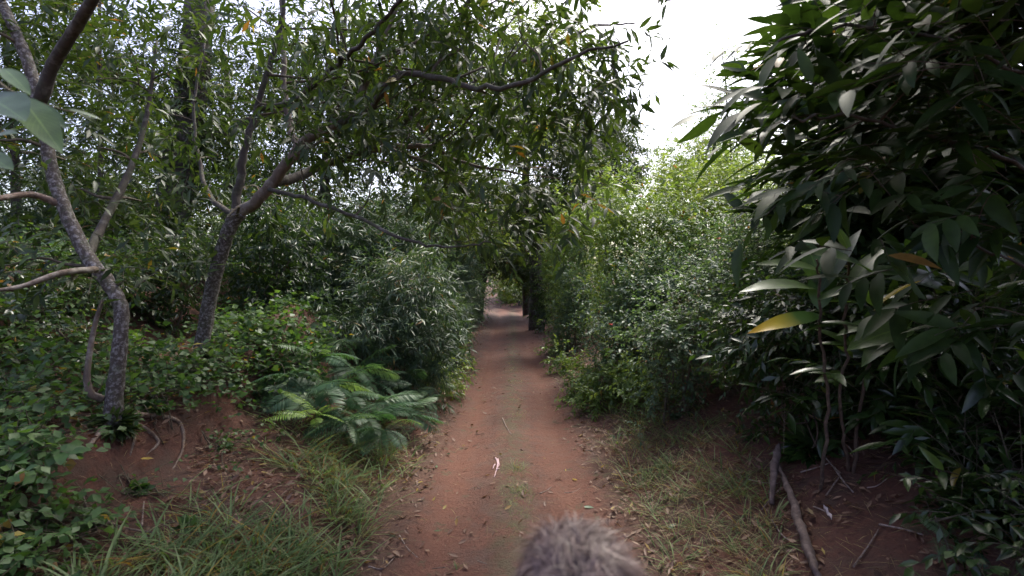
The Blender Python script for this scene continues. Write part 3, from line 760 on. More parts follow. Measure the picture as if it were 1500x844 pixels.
for lab, blobs in (
    ('glossy blue-green narrow-leaved shrub bulging out over the ferns', [(600, 425, 74, 72, 8.4, .9, 3.0), (545, 480, 74, 48, 8.0, .7, 2.8), (632, 490, 34, 55, 8.2, .5, 2.8), (470, 480, 50, 36, 8.4, .6, 2.2)]),
    ('tall dark narrow-leaved shrub below the lowest bough of the spreading tree', [(500, 390, 90, 60, 9.6, 1, 3.0), (440, 430, 80, 55, 9.2, .9, 2.8), (540, 340, 90, 50, 10.2, 1, 2.6), (420, 360, 80, 50, 9.8, .9, 2.6), (600, 360, 60, 40, 10, .8, 2.4)]),
    ('narrow-leaved shrub drooping to the lane edge above yellow-green ferns', [(648, 430, 32, 60, 11.5, .8, 3.2), (655, 480, 26, 45, 11, .6, 3.0)]),
    ('shadowy narrow-leaved shrub near the left mouth of the lane tunnel', [(672, 400, 32, 50, 15, 1, 3.0), (668, 450, 26, 36, 14.5, .8, 3.0)]),
    ('dim narrow-leaved shrub under the thick dark leaning trunk', [(390, 390, 90, 50, 12, 1, 2.6), (350, 440, 80, 36, 11, 1, 2.0)]),
    ('small shrub deep in shade beside the slim black trunk', [(692, 430, 20, 36, 21, 1, 3.0)]),
):
    shrub('shrub', lab, 'shrub', blobs, BAMB, NB, nobj=200)
shrub('shrub', 'lit yellow-green bush low at the far end of the lane tunnel', 'shrub', [(756, 441, 26, 9, 38, .6, 3.4), (775, 434, 18, 14, 37, .6, 3), (745, 425, 14, 14, 39, .5, 3)], FARP, stems=3, skirt=.6)
shrub('shrub', 'dark bush hugging the foot of the thick trunk beside the tunnel', 'shrub', [(796, 445, 18, 24, 19.6, .5, 2.6)], UNDER, stems=3)
US = 'shady broad-leaved shrubs on the left bank'
for lab, blobs in (
    ('dark broad-leaved shrub filling the gap between the two speckled trunks', [(245, 380, 70, 50, 7.4, .8, 2.4), (215, 430, 50, 30, 7.2, .6, 1.6)]),
    ('dark broad-leaved shrub behind the kinked trunk at the top of the bank', [(80, 420, 80, 55, 6.2, .7, 2.4), (40, 480, 60, 40, 5.6, .6, 1.8)]),
    ('leafy shrub right of the leaning speckled trunk, above the bramble', [(400, 330, 80, 50, 8.6, .7, 2.0), (385, 400, 50, 30, 8.4, .6, 1.6)]),
    ('low shrub behind the roots of the kinked trunk', [(110, 520, 60, 36, 5.4, .5, 1.8)]),
):
    shrub('shrub', lab, 'shrub', blobs, UNDER, US, nobj=150)
RS = 'small-leaved shrubs of the right verge'
for lab, blobs, sp in (
    ('scrubby small-leaved shrub with bluish sheen beside the fern clump on the right bank', [(1020, 465, 80, 50, 6.6, .7, 2.4), (965, 500, 50, 32, 6.4, .5, 2.0)], SCRUB),
    ('scrubby shrub with red flower beside the lane', [(925, 440, 52, 46, 8.8, .8, 2.4), (892, 490, 42, 30, 8.4, .5, 2.0)], SCRUB),
    ('wide small-leaved shrub just behind the big glossy plant', [(1085, 410, 75, 60, 7, .8, 2.6), (1110, 340, 70, 50, 7.6, .8, 2.8)], SCRUB),
    ('tangled pale green shrub hung with dry tendrils in the middle of the thicket', [(940, 350, 70, 60, 10, 1, 2.6), (900, 310, 60, 50, 11, 1, 2.5)], THIN),
    ('sunlit yellow-green shrub topping the thicket', [(1030, 310, 90, 50, 10.5, 1.1, 2.5), (1090, 270, 60, 40, 11, 1, 2.6), (990, 275, 60, 36, 12, 1, 2.6)], PALE),
    ('shrub with bright young leaves under the round-crowned tree', [(860, 320, 50, 50, 15, 1.2, 2.6), (835, 370, 40, 40, 15, 1.0, 2.5)], THIN),
    ('grey-green shrub leaning over the lane before the tunnel', [(850, 420, 36, 44, 13.5, .9, 2.4), (826, 465, 24, 26, 13.5, .6, 2.2)], SCRUB),
    ('fresh green bush leaning against the thick dark trunk at the tunnel', [(815, 410, 28, 48, 19, 1.2, 2.6)], THIN),
    ('feathery bush among thicket stems, orange withered leaves in it', [(1010, 390, 80, 50, 9, .9, 2.6), (960, 420, 60, 40, 8.6, .8, 2.5)], SCRUB),
    ('sprawling bush on the right bank crest behind the tall glossy shrub', [(1150, 360, 80, 80, 9, 1, 2.8), (1200, 290, 80, 70, 9, 1, 2.4)], PALE),
):
    shrub('shrub', lab, 'shrub', blobs, sp, RS, nobj=120, cs=True)
# leafy weeds along both verges
WG = 'leafy weeds along the verge'
for px, py, h, lab in ((850, 560, 26, 'pale leafy weed clump on the right track edge'), (870, 585, 24, 'low weed clump next to the pale one on the right track edge'), (825, 530, 20, 'weed tuft further along the right track edge'),
                       (815, 505, 16, 'small weed tuft where leaf litter narrows the right wheel rut'), (650, 560, 26, 'yellow-green weed clump at the foot of the glossy blue-green shrub'), (668, 525, 20, 'weed clump hanging over the left track edge'), (905, 560, 34, 'bushy weed at the foot of the shrub with the red flower'),
                       (960, 560, 40, 'weedy clump below the scrubby bluish shrub')):
    g = G(px, py + h * .8)
    shrub('weed', lab, 'weed', [(px, py, h * 1.1, h, g[1], h * g[1] / FPX, 2.8)], THIN if px > 700 else PALE, WG, base=g, stems=4, r=.006)

# ------------------------------------------------------------------ big glossy plants close by on the right
gb = on_ground(3.35, 2.7)
T1 = Plant('shrub', 'tall shrub with big drooping dark leaves blocking the sky on the right bank', 'shrub', gb)
stemp = [([(1690, 700, 2.7), (1680, 500, 2.7), (1650, 330, 2.65), (1600, 160, 2.6), (1540, 20, 2.5), (1480, -120, 2.4)], .03),
         ([(1690, 700, 2.75), (1660, 480, 2.9), (1600, 340, 2.9), (1500, 250, 2.8), (1380, 200, 2.75), (1250, 175, 2.7), (1160, 170, 2.65)], .02),
         ([(1700, 700, 2.8), (1690, 450, 3.2), (1620, 250, 3.2), (1500, 110, 3.0), (1350, 50, 2.8), (1220, 40, 2.7), (1140, 60, 2.65)], .02),
         ([(1700, 700, 2.7), (1640, 520, 2.7), (1560, 430, 2.7), (1450, 370, 2.7), (1340, 330, 2.75)], .016)]
for pts, r in stemp:
    q = PP(pts); q[0] = on_ground(q[0][0], q[0][1], -.05)
    T1.limb(q, np.linspace(r, r * .5, len(q)) * .75, 'stem', BARK_DARK, 7, .06, wob=.012)
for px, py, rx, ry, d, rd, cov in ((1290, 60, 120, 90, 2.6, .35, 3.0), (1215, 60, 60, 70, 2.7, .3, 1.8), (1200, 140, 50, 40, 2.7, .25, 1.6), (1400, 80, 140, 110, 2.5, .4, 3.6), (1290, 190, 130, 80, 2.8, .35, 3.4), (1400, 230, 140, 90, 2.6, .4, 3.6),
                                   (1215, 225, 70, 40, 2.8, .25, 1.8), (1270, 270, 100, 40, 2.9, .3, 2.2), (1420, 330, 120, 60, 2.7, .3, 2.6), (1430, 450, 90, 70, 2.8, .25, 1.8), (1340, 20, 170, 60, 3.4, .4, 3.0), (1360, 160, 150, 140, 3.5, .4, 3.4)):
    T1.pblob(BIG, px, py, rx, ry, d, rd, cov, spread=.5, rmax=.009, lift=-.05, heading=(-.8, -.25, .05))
for c_, r_, n_s in (((3.0, 2.4, 4.8), (1.1, .9, .5), 260), ((3.8, 3.4, 5.4), (1.2, 1.1, .6), 260), ((2.6, .9, 4.9), (1.1, .9, .5), 260), ((3.9, 1.6, 4.5), (1.0, 1.0, .8), 200), ((3.2, -.4, 4.6), (1.2, 1.0, .8), 220), ((4.6, 4.0, 5.6), (1.2, 1.2, .7), 220)):  # unseen crown above the frame, added to shade the near right side
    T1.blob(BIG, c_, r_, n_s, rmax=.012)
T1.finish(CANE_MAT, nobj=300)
for lab, blobs, sp, st in (
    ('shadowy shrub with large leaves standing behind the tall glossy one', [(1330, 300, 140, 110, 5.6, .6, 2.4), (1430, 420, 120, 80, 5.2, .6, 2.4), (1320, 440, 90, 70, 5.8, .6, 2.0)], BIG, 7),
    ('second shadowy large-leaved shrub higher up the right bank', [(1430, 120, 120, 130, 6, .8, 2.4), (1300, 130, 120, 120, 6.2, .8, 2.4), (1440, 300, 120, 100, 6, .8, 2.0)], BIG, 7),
    ('low glossy shrub with upturned leaves beside the canes', [(1150, 570, 50, 28, 4.6, .3, .9), (1240, 585, 60, 36, 4.3, .3, .8)], BIGS, 4),
    ('dim glossy shrub above the bare red patch of the right bank', [(1350, 570, 80, 56, 3.9, .35, 1.1), (1440, 620, 70, 60, 3.5, .3, 1.2), (1440, 500, 100, 70, 3.7, .35, 1.5)], BIGS, 5),
    ('low dark shrub drooping over the lower right bank', [(1430, 690, 50, 36, 3.1, .25, .9), (1490, 740, 40, 60, 2.9, .25, 1.4)], BIGS, 4),
    ('slender-leaved shrub between canes and thicket', [(1180, 480, 80, 60, 4.8, .5, 3.2), (1260, 500, 90, 70, 4.6, .5, 3.4), (1110, 500, 50, 50, 5.2, .4, 3.0), (1370, 480, 100, 80, 4.4, .5, 3.4)], UNDER, 7),
):
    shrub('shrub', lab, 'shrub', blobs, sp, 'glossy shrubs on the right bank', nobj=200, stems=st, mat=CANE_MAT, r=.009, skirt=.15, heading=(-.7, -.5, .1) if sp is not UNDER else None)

# ginger-like canes with long blades
gb = G(1222, 725)
dG = gb[1]
K = Plant('cane_plant', 'broad-bladed plant on reddish canes, one blade yellowing at its tip', 'plant', gb)
for pts in ([(1200, 700, .1), (1212, 600, .05), (1203, 500, 0), (1200, 420, -.1), (1196, 380, -.15)], [(1245, 700, .15), (1230, 600, .1), (1240, 510, .05), (1240, 430, 0), (1246, 370, 0)], [(1250, 715, .1), (1262, 590, .1), (1290, 480, .1), (1330, 420, .05), (1390, 400, 0)]):
    q = PP([(x, y, dG + dd) for x, y, dd in pts]); q[0] = on_ground(q[0][0], q[0][1], -.05)
    K.limb(q, np.linspace(.014, .007, len(q)), 'stem', CANE_MAT, 7, .08, wob=.01)
LONG = Species('glossy', 'lance', .22, .4, 4, .3, 50, .2, .2, lod=5, bend=.22, fold=.2)
BL = [((1196, 424), (1084, 428), .05, -.15, .2), ((1205, 398), (1106, 388), 0, -.2, .17), ((1282, 404), (1170, 371), 0, -.25, .22), ((1200, 430), (1262, 336), 0, .05, .2), ((1390, 418), (1268, 402), 0, -.1, .16), ((1196, 440), (1278, 414), -.1, -.2, .16),
      ((1400, 436), (1298, 408), -.1, -.2, .2), ((1335, 480), (1240, 514), -.1, -.25, .3), ((1318, 486), (1262, 538), -.1, -.2, .3), ((1206, 420), (1180, 350), .05, .2, .34), ((1200, 455), (1215, 372), .02, .12, .34), ((1240, 430), (1300, 362), 0, .1, .2),
      ((1250, 410), (1330, 396), 0, .1, .18), ((1390, 400), (1470, 428), 0, -.1, .2), ((1400, 398), (1500, 380), 0, .1, .16), ((1246, 372), (1224, 330), 0, .1, .22), ((1300, 470), (1225, 492), .1, .0, .2)]
def blade_between(plant, p0, p1, wr, mat, bow=.22, roll=0.0, nt=9, label=None, name='leaf'):
    v = p1 - p0; L = np.linalg.norm(v)
    Vb, Fb, uvb = blade('lance', wr, nt, bow, .2, .015)
    Vb = Vb + np.array([0, 0, bow]) * Vb[:, :1]                 # arch between both ends
    R = frames_from(v[None], (UPZ + np.array([roll, -.8, 0]))[None])[0]
    W = (Vb * L) @ R.T + p0 - plant.base
    return link(name, mesh_np('leaf', W, Fb, mat, uvb, smooth=True), plant.root, label=label)
for (x0, y0), (x1, y1), d0, d1, wr in BL:
    blade_between(K, P(x0, y0, dG + d0), P(x1, y1, dG + d1), wr * 1.25, LM('cane', True, True), rng.uniform(.1, .35), rng.normal(-.8, .35))
m_y, n_, l_ = newmat('leaf_yellowing')
uvn = n_.new('ShaderNodeUVMap'); sxx = n_.new('ShaderNodeSeparateXYZ'); l_.new(uvn.outputs[0], sxx.inputs[0])
rr_ = ramp(n_, [(.35, (.04, .09, .015)), (.62, (.34, .26, .02)), (.95, (.42, .25, .02)), (1, (.2, .08, .02))]); l_.new(sxx.outputs[0], rr_.inputs[0])
pb = n_.new('ShaderNodeBsdfPrincipled'); l_.new(rr_.outputs[0], pb.inputs['Base Color']); pb.inputs['Roughness'].default_value = .35
oo_ = n_.new('ShaderNodeOutputMaterial'); l_.new(pb.outputs[0], oo_.inputs['Surface'])
blade_between(K, P(1205, 462, dG), P(1094, 489, dG - .15), .2, m_y, .2, .2, label='leaf turning yellow towards its tip')
K.finish(CANE_MAT)

# sapling just out of frame on the left: a few large leaves hang into view
gb = on_ground(-2.1, 1.55)
S = Plant('sapling', 'sapling at the left edge whose large grey-green leaves hang into view', 'sapling', gb)
tip = P(-30, 95, 1.5)
S.limb([gb - [0, 0, .05], gb + [-.02, .0, .9], gb + [.05, 0, 1.6], tip], [.018, .014, .01, .006], 'stem', BARK_STEM, 7, .03)
S.limb([tip, P(10, 130, 1.48), P(60, 152, 1.5), P(110, 165, 1.55)], [.006, .005, .004, .002], 'branch', BARK_STEM, 6)
for a_, b_, d0, d1, w in (((30, 142), (92, 226), 1.49, 1.4, .3), ((5, 100), (45, 140), 1.45, 1.4, .3), ((-25, 140), (38, 178), 1.4, 1.3, .5), ((60, 152), (98, 190), 1.5, 1.48, .28), ((-20, 205), (26, 196), 1.4, 1.35, .4), ((-40, 90), (20, 112), 1.45, 1.5, .3), ((100, 160), (150, 176), 1.55, 1.6, .25), ((-30, 225), (20, 250), 1.5, 1.45, .4)):
    blade_between(S, P(*a_, d0), P(*b_, d1), w, LM('sapling', True, True), .12, .2)
S.finish()

# ================================================================== CREEPERS (broad-leaved vines on the left bank)
VG = 'creeping vines on the left bank'
def vine(label, px, py, rx, ry, n, hgt=.16, group=VG, sp=VINE, runners=7, nobj=200):
    c = G(px, py)
    v = Plant('vine', label, 'vine', c, group)
    k = c[1] / FPX
    ends = []
    for r in range(runners):
        th = rng.uniform(0, 6.28); e = G(px + math.cos(th) * rx * rng.uniform(.5, 1.1), py + math.sin(th) * ry * rng.uniform(.5, 1.1))
        pts = [c + (e - c) * t + np.array([rng.normal(0, .05), rng.normal(0, .05), 0]) for t in (0, .35, .7, 1)]
        pts = [np.array([q[0], q[1], float(gz(q[0], q[1])) + .015 + rng.uniform(0, hgt * .6) * (i > 0)]) for i, q in enumerate(pts)]
        v.limb(pts, [.006, .005, .004, .003], 'stem', BARK_STEM, 5, 0, 4)
    o = []; x = []
    for q in range(n * 4):
        a = rng.uniform(0, 6.28); rr = math.sqrt(rng.random())
        g = G(px + math.cos(a) * rx * rr, py + math.sin(a) * ry * rr)
        g[2] += rng.uniform(.02, hgt); o.append(g); x.append([rng.normal(), rng.normal() - .3, rng.uniform(0, .5)])
    v.shoots(sp, np.array(o), np.array(x), stem_r=.0018, nleaf=6, lscale=rng.uniform(.75, 1.15))
    v.finish(nobj=nobj)
for lab, px, py, rx, ry, n, h in (
    ('dense vine carpet with bright round leaves in the lowest part of the left bank', 50, 800, 80, 40, 30, .14),
    ('vine patch climbing beside the bare soil face', 30, 700, 50, 50, 26, .18),
    ('vine patch covering the bank edge left of the kinked trunk roots', 50, 610, 70, 50, 34, .22),
    ('taller vine tangle high on the left bank edge', 40, 520, 60, 50, 26, .4),
    ('short vine string crossing the bare red soil face', 200, 722, 70, 14, 9, .06),
    ('vine at the foot of the leaning speckled trunk', 260, 560, 60, 30, 30, .2),
    ('vine spreading between the two speckled trunks', 225, 600, 50, 20, 16, .16),
    ('vine at the root of the leaning trunk on its track side', 340, 560, 50, 34, 30, .3),
    ('vine runners over dead leaves below the bare soil face', 270, 780, 60, 30, 9, .06),
    ('sparse vine sprigs among dead leaves beside the long grass', 330, 660, 40, 40, 12, .08),
    ('vine sprigs on the soil slope between the speckled trunks', 240, 480, 50, 30, 14, .25),
    ('vine draped over the crest of the fern bank', 455, 512, 36, 26, 16, .2),
    ('vine tuft at the top corner of the soil face', 128, 770, 40, 24, 10, .1),
): vine(lab, px, py, rx, ry, n, h)
shrub('bramble', 'leafy bramble mound with toothed oval leaves left of the dark ferns', 'bramble', [(420, 490, 40, 34, 6.6, .4, 2.6), (380, 520, 44, 36, 6.4, .4, 2.2), (440, 540, 30, 30, 6.2, .3, 2.0)], VINE, nobj=200, r=.008)
shrub('bramble', 'second bramble mound between the leaning trunk and the bright fern', 'bramble', [(350, 600, 46, 26, 6.0, .3, 1.6), (410, 590, 40, 28, 5.8, .3, 1.6)], VINE, nobj=150, r=.008)

# ================================================================== UNDERGROWTH (uncounted low leaves on both banks)
def undergrowth(label, n, xr, yr, sp, hfun, keep):
    u = Plant('undergrowth', label, 'undergrowth', (xr[0], yr[0], 0))
    u.root['kind'] = 'stuff'
    x = rng.uniform(*xr, n); y = yr[0] + (yr[1] - yr[0]) * rng.random(n) ** 1.3
    z = gz(x, y); qx, qy, _ = project(np.column_stack([x, y, z]))
    k = keep(x, y, qx, qy); x, y, z = x[k], y[k], z[k]
    o = np.column_stack([x, y, z + .02 + hfun(x, y) * rng.random(len(x)) ** 1.5])
    u.shoots(sp, o, rng.normal(size=o.shape) * [1, 1, .5] + [0, -.2, .35], nleaf=6)
    u.finish()
bareL = lambda x, y, qx, qy: ~((qx > 70) & (qx < 430) & (qy > 605)) & ~((qx > 440) & (qx < 660) & (qy > 480)) & (~((qx > 185) & (qx < 310) & (qy > 425) & (qy < 540)) | (rng.random(len(x)) < .12))
undergrowth('low shady leaves carpeting the left bank between the trunks', 5200, (-8, -2.3), (2.4, 10), VINE, lambda x, y: .12 + .25 * sm(-x, 3, 6), lambda x, y, qx, qy: bareL(x, y, qx, qy) & (x - track_cx(y) < -2.5 - .3 * wav(x, y, 1.5, 81)))
undergrowth('leafy cover on both banks beside the person', 1100, (-6, 6), (-2, 2.5), VINE, lambda x, y: .25, lambda x, y, qx, qy: np.abs(x) > 2.3)
undergrowth('dark leafy understorey higher up the left bank', 5200, (-16, -2.0), (8, 26), UNDER, lambda x, y: 1.3 + .2 * wav(x, y, 1, 82), lambda x, y, qx, qy: x - track_cx(y) < -2.2)
undergrowth('dark leafy understorey up the right bank', 5200, (1.9, 16), (4.2, 26), UNDER, lambda x, y: .35 + .9 * sm(x, 2.5, 5), lambda x, y, qx, qy: (x - track_cx(y) > 2.2) & ~((qx > 1000) & (qx < 1340) & (qy > 640)))
undergrowth('low leaves between the canes on the right bank', 1500, (2.2, 6), (2.2, 5.2), UNDER, lambda x, y: .35, lambda x, y, qx, qy: ~((qx > 900) & (qx < 1345) & (qy > 640)) & (x > 2.3))

# ================================================================== FERNS
def frond_mesh(mat, length=1.0, pairs=19, plen=.27, sub=8, arch=.38, seed=0):
    r = np.random.default_rng(seed)
    rows = []; A_ = Acc()
    t = np.linspace(0, 1, 12)
    spine = np.column_stack([t, .03 * np.sin(t * 4 + seed), .42 * t - arch * 2.1 * t ** 2 * .55])
    V, F = tube(spine, .006 * (1 - t * .8) + .001, 4, 0, False)
    Vs = [V]; Fs = [F]; n = len(V)
    rh = blade('lance', .42, 1, .05, .12)
    pos = []; R = []; s = []
    for k in range(pairs):
        tt = .16 + .84 * k / pairs
        w = plen * (math.sin(math.pi * min(1, (tt * .93 + .12)) ** 1.15) ** .8) * (1 if tt < .9 else .8)
        p = np.array([np.interp(tt, t, spine[:, c]) for c in range(3)])
        tg = nrm(np.array([np.interp(min(1, tt + .03), t, spine[:, c]) for c in range(3)]) - p)
        for sd in (-1, 1):
            d = nrm(tg * .45 + np.array([0, sd, 0]) + r.normal(0, .05, 3) + np.array([0, 0, -.12]))
            side = nrm(np.cross(np.array([0, 0, 1.0]), d))
            if not sub:
                Vp, Fp, _, _ = expand(blade('lance', .155, 3, .22, .1), p[None], frames_from(d[None], (UPZ + r.normal(0, .12, 3))[None]), np.array([w]), np.zeros(1))
                Vs.append(Vp); Fs.append(Fp + n); n += len(Vp)
                continue
            for q in range(1, sub + 1):
                f = q / (sub + .5)
                pp = p + d * w * f + np.array([0, 0, -.12 * w * f * f])
                ll = .046 * (1 - f * .6)
                for sg in (-1, 1):
                    pos.append(pp); s.append(ll)
                    dd = nrm(d * .55 + side * sg)
                    R.append(frames_from(dd[None], (UPZ + r.normal(0, .15, 3))[None])[0])
            pos.append(p + d * w * .55); s.append(w * .12); R.append(frames_from(d[None], UPZ[None])[0])
    if pos:
        V, F, uv, tn = expand(rh, np.array(pos), np.array(R), np.array(s), np.zeros(len(pos)))
        Vs.append(V); Fs.append(F + n)
    V = np.vstack(Vs); F = np.vstack(Fs)
    return mesh_np('frond', V, F, mat)
FR = [frond_mesh(LM('fern', True), arch=a, seed=i, plen=p, sub=q, pairs=k) for i, (a, p, q, k) in enumerate(((.38, .24, 0, 26), (.5, .30, 6, 13), (.28, .26, 6, 14), (.45, .28, 0, 24)))]
FRB = [frond_mesh(LM('brightfern', True), arch=a, seed=i + 5, plen=.19, pairs=20, sub=0) for i, a in enumerate((.3, .45))]
FRP = [frond_mesh(LM('pale', True), arch=a, seed=i + 9, plen=.19, pairs=20, sub=0) for i, a in enumerate((.3, .42))]
def fern(label, base, size, n, meshes=FR, heading=None, spread=3.14, group=None, tilt=0.0):
    f = link('fern', None, loc=base, label=label, cat='fern', group=group)
    for k in range(n):
        o = bpy.data.objects.new('frond', meshes[k % len(meshes)]); COL.objects.link(o); o.parent = f
        a = (heading if heading is not None else 0) + spread * (2 * (k + rng.uniform(.1, .9)) / n - 1)
        o.rotation_euler = (rng.normal(0, .4), -rng.uniform(-.25, .55) + tilt, a)
        q = size * rng.uniform(.5, 1.15); o.scale = (q, q * rng.uniform(.8, 1.15), q)
        o.location = (rng.normal(0, .03), rng.normal(0, .03), .02)
    return f
FG = 'dark ferns under the left shrubs'
HD = -math.pi / 2
for lab, px, py, size, n, sp in (
    ('blue-green fern whose frond hangs lowest over the long grass', 512, 628, .62, 9, 2.0), ('broad fern in the middle of the fern bank', 550, 600, .7, 10, 2.2),
    ('fern spilling towards the track edge', 595, 615, .6, 10, 2.6), ('fern at the track edge under the narrow leaves', 622, 590, .55, 9, 2.6),
    ('dark fern under the glossy blue-green shrub', 590, 560, .75, 10, 2.4), ('fern in the shade right of the bramble mound', 480, 575, .75, 10, 2.4),
    ('shaded fern high in the fern bank', 525, 545, .75, 9, 2.4), ('fern hanging behind the bramble', 462, 535, .7, 9, 2.4),
    ('fern tucked beside the weeds on the left track edge', 640, 560, .5, 9, 3.0), ('fern at the back of the fern bank', 560, 520, .75, 9, 2.4),
    ('fern topping the fern bank beneath the shrub', 505, 505, .75, 9, 2.4), ('fern between the bright fern and the broad fern', 515, 590, .65, 9, 2.2),
    ('fern with short fronds above the bright fern', 455, 590, .55, 8, 2.4), ('fern half under the narrow leaves at the slope', 610, 530, .65, 9, 2.4),
    ('fern with long fronds dropping onto the grass below the fern bank', 565, 640, .62, 8, 2.0), ('fern right of the lowest hanging frond', 540, 622, .6, 9, 2.2),
    ('fern in front of the broad fern', 575, 590, .65, 9, 2.4), ('fern at the bend of the bank towards the track', 605, 575, .62, 9, 2.4),
    ('fern under the bramble leaves', 440, 560, .6, 8, 2.4), ('fern high against the narrow leaves', 540, 510, .7, 9, 2.4), ('fern below the shrub at the slope crest', 580, 500, .7, 9, 2.4),
    ('fern nested between two broad ferns', 545, 565, .68, 9, 2.4),
    ('pale fern on the left verge before the tunnel', 655, 525, .6, 9, 3.0), ('yellow-green fern further along the left verge', 668, 500, .6, 9, 3.0),
):
    g = G(px, py + (26 if px < 645 else 0))
    fern(lab, g + [0, -.05, .28], size * .98, n + 3, heading=HD + rng.normal(.15, .3), spread=sp, group=FG, tilt=.12)
g = G(478, 650)
fern('bright lime-green fern lit against the dark fern bank', g + [0, -.25, .34], .52, 8, FRB, HD, 2.0, tilt=.05)
fern('fern on the soil bank with fronds pointing at the lane, below the scrubby bluish shrub', G(1085, 612) + [0, 0, .38], .5, 6, FRP, math.pi, .9, tilt=.1)
fern('blue-green fern in front of the broad-bladed plant', G(1095, 590) + [0, 0, .55], .42, 6, FR, math.pi, 1.2)
fern('small fern under the dim glossy shrub', G(1300, 650) + [0, 0, .15], .3, 6, FR, HD, 2.8)
fern('fern on the lower right bank', G(1385, 815) + [0, 0, .05], .22, 7, FR, HD, 2.8)

# ================================================================== GRASS
def grass(name, label, pts, lens, mat, lean=.5, cat='grass', width=.035, kind='stuff', parent=None, clump=0):
    n = len(pts)
    if clump:
        cen = pts[rng.integers(0, n, max(1, n // clump))]; ci = rng.integers(0, len(cen), n)
        off = rng.normal(0, 1, (n, 2)) * rng.uniform(.02, .075, len(cen))[ci][:, None]
        pts = np.column_stack([cen[ci][:, :2] + off, np.zeros(n)]); pts[:, 2] = gz(pts[:, 0], pts[:, 1]) - .004
        lens = lens * rng.uniform(.55, 1.25, len(cen))[ci]
        th = np.arctan2(off[:, 1], off[:, 0]) + rng.normal(0, .6, n)
    else:
        th = rng.uniform(0, 6.28, n)
    d = np.column_stack([np.cos(th) * lean, np.sin(th) * lean, np.ones(n)]) + rng.normal(0, .2, (n, 3))
    up = np.column_stack([-np.cos(th), -np.sin(th), np.full(n, .4)])
    R = frames_from(d, up)
    V, F, uv, tn = expand(blade('blade', width, 3, .45, .25), pts, R, lens, np.clip(rng.random(n), 0, .999))
    return link(name, mesh_np('grass', V, F, LM(mat), uv, tn), label=label, cat=cat, kind=kind)
def scatter(n, xr, yr, dens):
    x = rng.uniform(*xr, n); y = yr[0] + (yr[1] - yr[0]) * rng.random(n) ** 1.6
    keep = rng.random(n) < dens(x, y)
    x, y = x[keep], y[keep]
    return np.column_stack([x, y, gz(x, y) - .005])
def left_d(x, y):
    u = x - track_cx(y)
    return sm(-u, 1.1, 1.6) * sm(u, -2.6, -2.0) * sm(wav(x, y, 2.6, 40) + .6, 0, .6) * sm(wav(x, y, 9, 43) + .7, 0, .7) * sm(-y, -6.6, -5.8)
def right_d(x, y):
    u = x - track_cx(y); qx, qy, _ = project(np.column_stack([x, y, gz(x, y)]))
    return ~((qx > 1140) & (qy > 640)) * sm(u, 1.02, 1.5) * sm(-u, -2.55, -1.9) * sm(wav(x, y, 2.4, 41) + .6, 0, .6) * sm(wav(x, y, 9, 44) + .7, 0, .7)
p = scatter(20000, (-3.2, -1), (2.6, 7), left_d)
grass('grass', 'long green grass growing on the left verge below the ferns', p, rng.uniform(.10, .40, len(p)), 'grass', .9, width=.042, clump=16)
p = scatter(6000, (-3.0, -1), (2.6, 9), left_d)
grass('dry_grass', 'dry straw-coloured grass among the green on the left verge', p, rng.uniform(.08, .28, len(p)), 'drygrass', 1.1, width=.02)
p = scatter(22000, (.9, 2.9), (2.6, 11), right_d)
grass('grass', 'thin green grass on the right verge', p, rng.uniform(.07, .26, len(p)), 'grass', .9, width=.042, clump=14)
p = scatter(14000, (.9, 3.4), (2.6, 9), right_d)
grass('dry_grass', 'matted dry grass stems on the right verge', p, rng.uniform(.10, .34, len(p)), 'drygrass', 1.5, width=.016)
p = scatter(9000, (-.22, .22), (3.4, 24), lambda x, y: sm(wav(x * .3, y, 3.5, 47) - .02, 0, .35) * np.exp(-((x - .02) / .13) ** 2))
grass('grass', 'thin low grass sprouting along the crown between the wheel ruts', p + [0, 0, .012], rng.uniform(.025, .07, len(p)), 'grass', 1.0, width=.06)
p = scatter(9000, (-2.6, 2.6), (9, 26), lambda x, y: sm(np.abs(x - track_cx(y)), 1.15, 1.5) * .8)
grass('grass', 'short grass lining both verges further along the lane', p, rng.uniform(.08, .2, len(p)), 'grass', .7)
p = scatter(3600, (-2.6, -1), (-2, 2.7), lambda x, y: sm(-x, 1.1, 1.5) * .9); p2 = scatter(3600, (1, 2.6), (-2, 2.7), lambda x, y: sm(x, 1.1, 1.5) * .9)
p = np.vstack([p, p2])
grass('grass', 'long grass on both verges beside the person', p, rng.uniform(.10, .35, len(p)), 'grass', .9, width=.042, clump=14)
def tuft(label, px, py, n, spread, hh):
    c = G(px, py)
    q = c + np.column_stack([rng.normal(0, spread, n), rng.normal(0, spread * 1.4, n), np.zeros(n)]); q[:, 2] = gz(q[:, 0], q[:, 1]) + .005
    th = rng.uniform(0, 6.28, n)
    d = np.column_stack([np.cos(th) * .7, np.sin(th) * .7, np.ones(n)]); up = np.column_stack([-np.cos(th), -np.sin(th), np.full(n, .4)])
    V, F, uv, tn = expand(blade('blade', .05, 4, .45, .25), q - c, frames_from(d, up), rng.uniform(hh * .5, hh, n), rng.random(n) * .95)
    link('grass_tuft', mesh_np('grass_tuft', V, F, LM('grass'), uv, tn), loc=c, label=label, cat='grass tuft', group='grass tufts on the crown of the track', kind='stuff')
for lab, px, py, n, s_, hh in (('grass tuft beside the pink twig on the track crown', 757, 690, 90, .07, .12), ('grass tuft with a brown leaf at its foot, next to the pink twig', 762, 722, 80, .06, .12),
                               ('faint grass tuft on the track crown beyond the pink twig', 762, 610, 60, .10, .07), ('thin grass patch on the track crown before the tunnel', 757, 560, 60, .14, .07),
                               ('scanty grass tuft beside the tousled head on the track', 748, 780, 40, .06, .07), ('lone grass sprout on the left rut of the track', 668, 836, 24, .02, .09)):
    tuft(lab, px, py, n, s_, hh)
fernlike = None

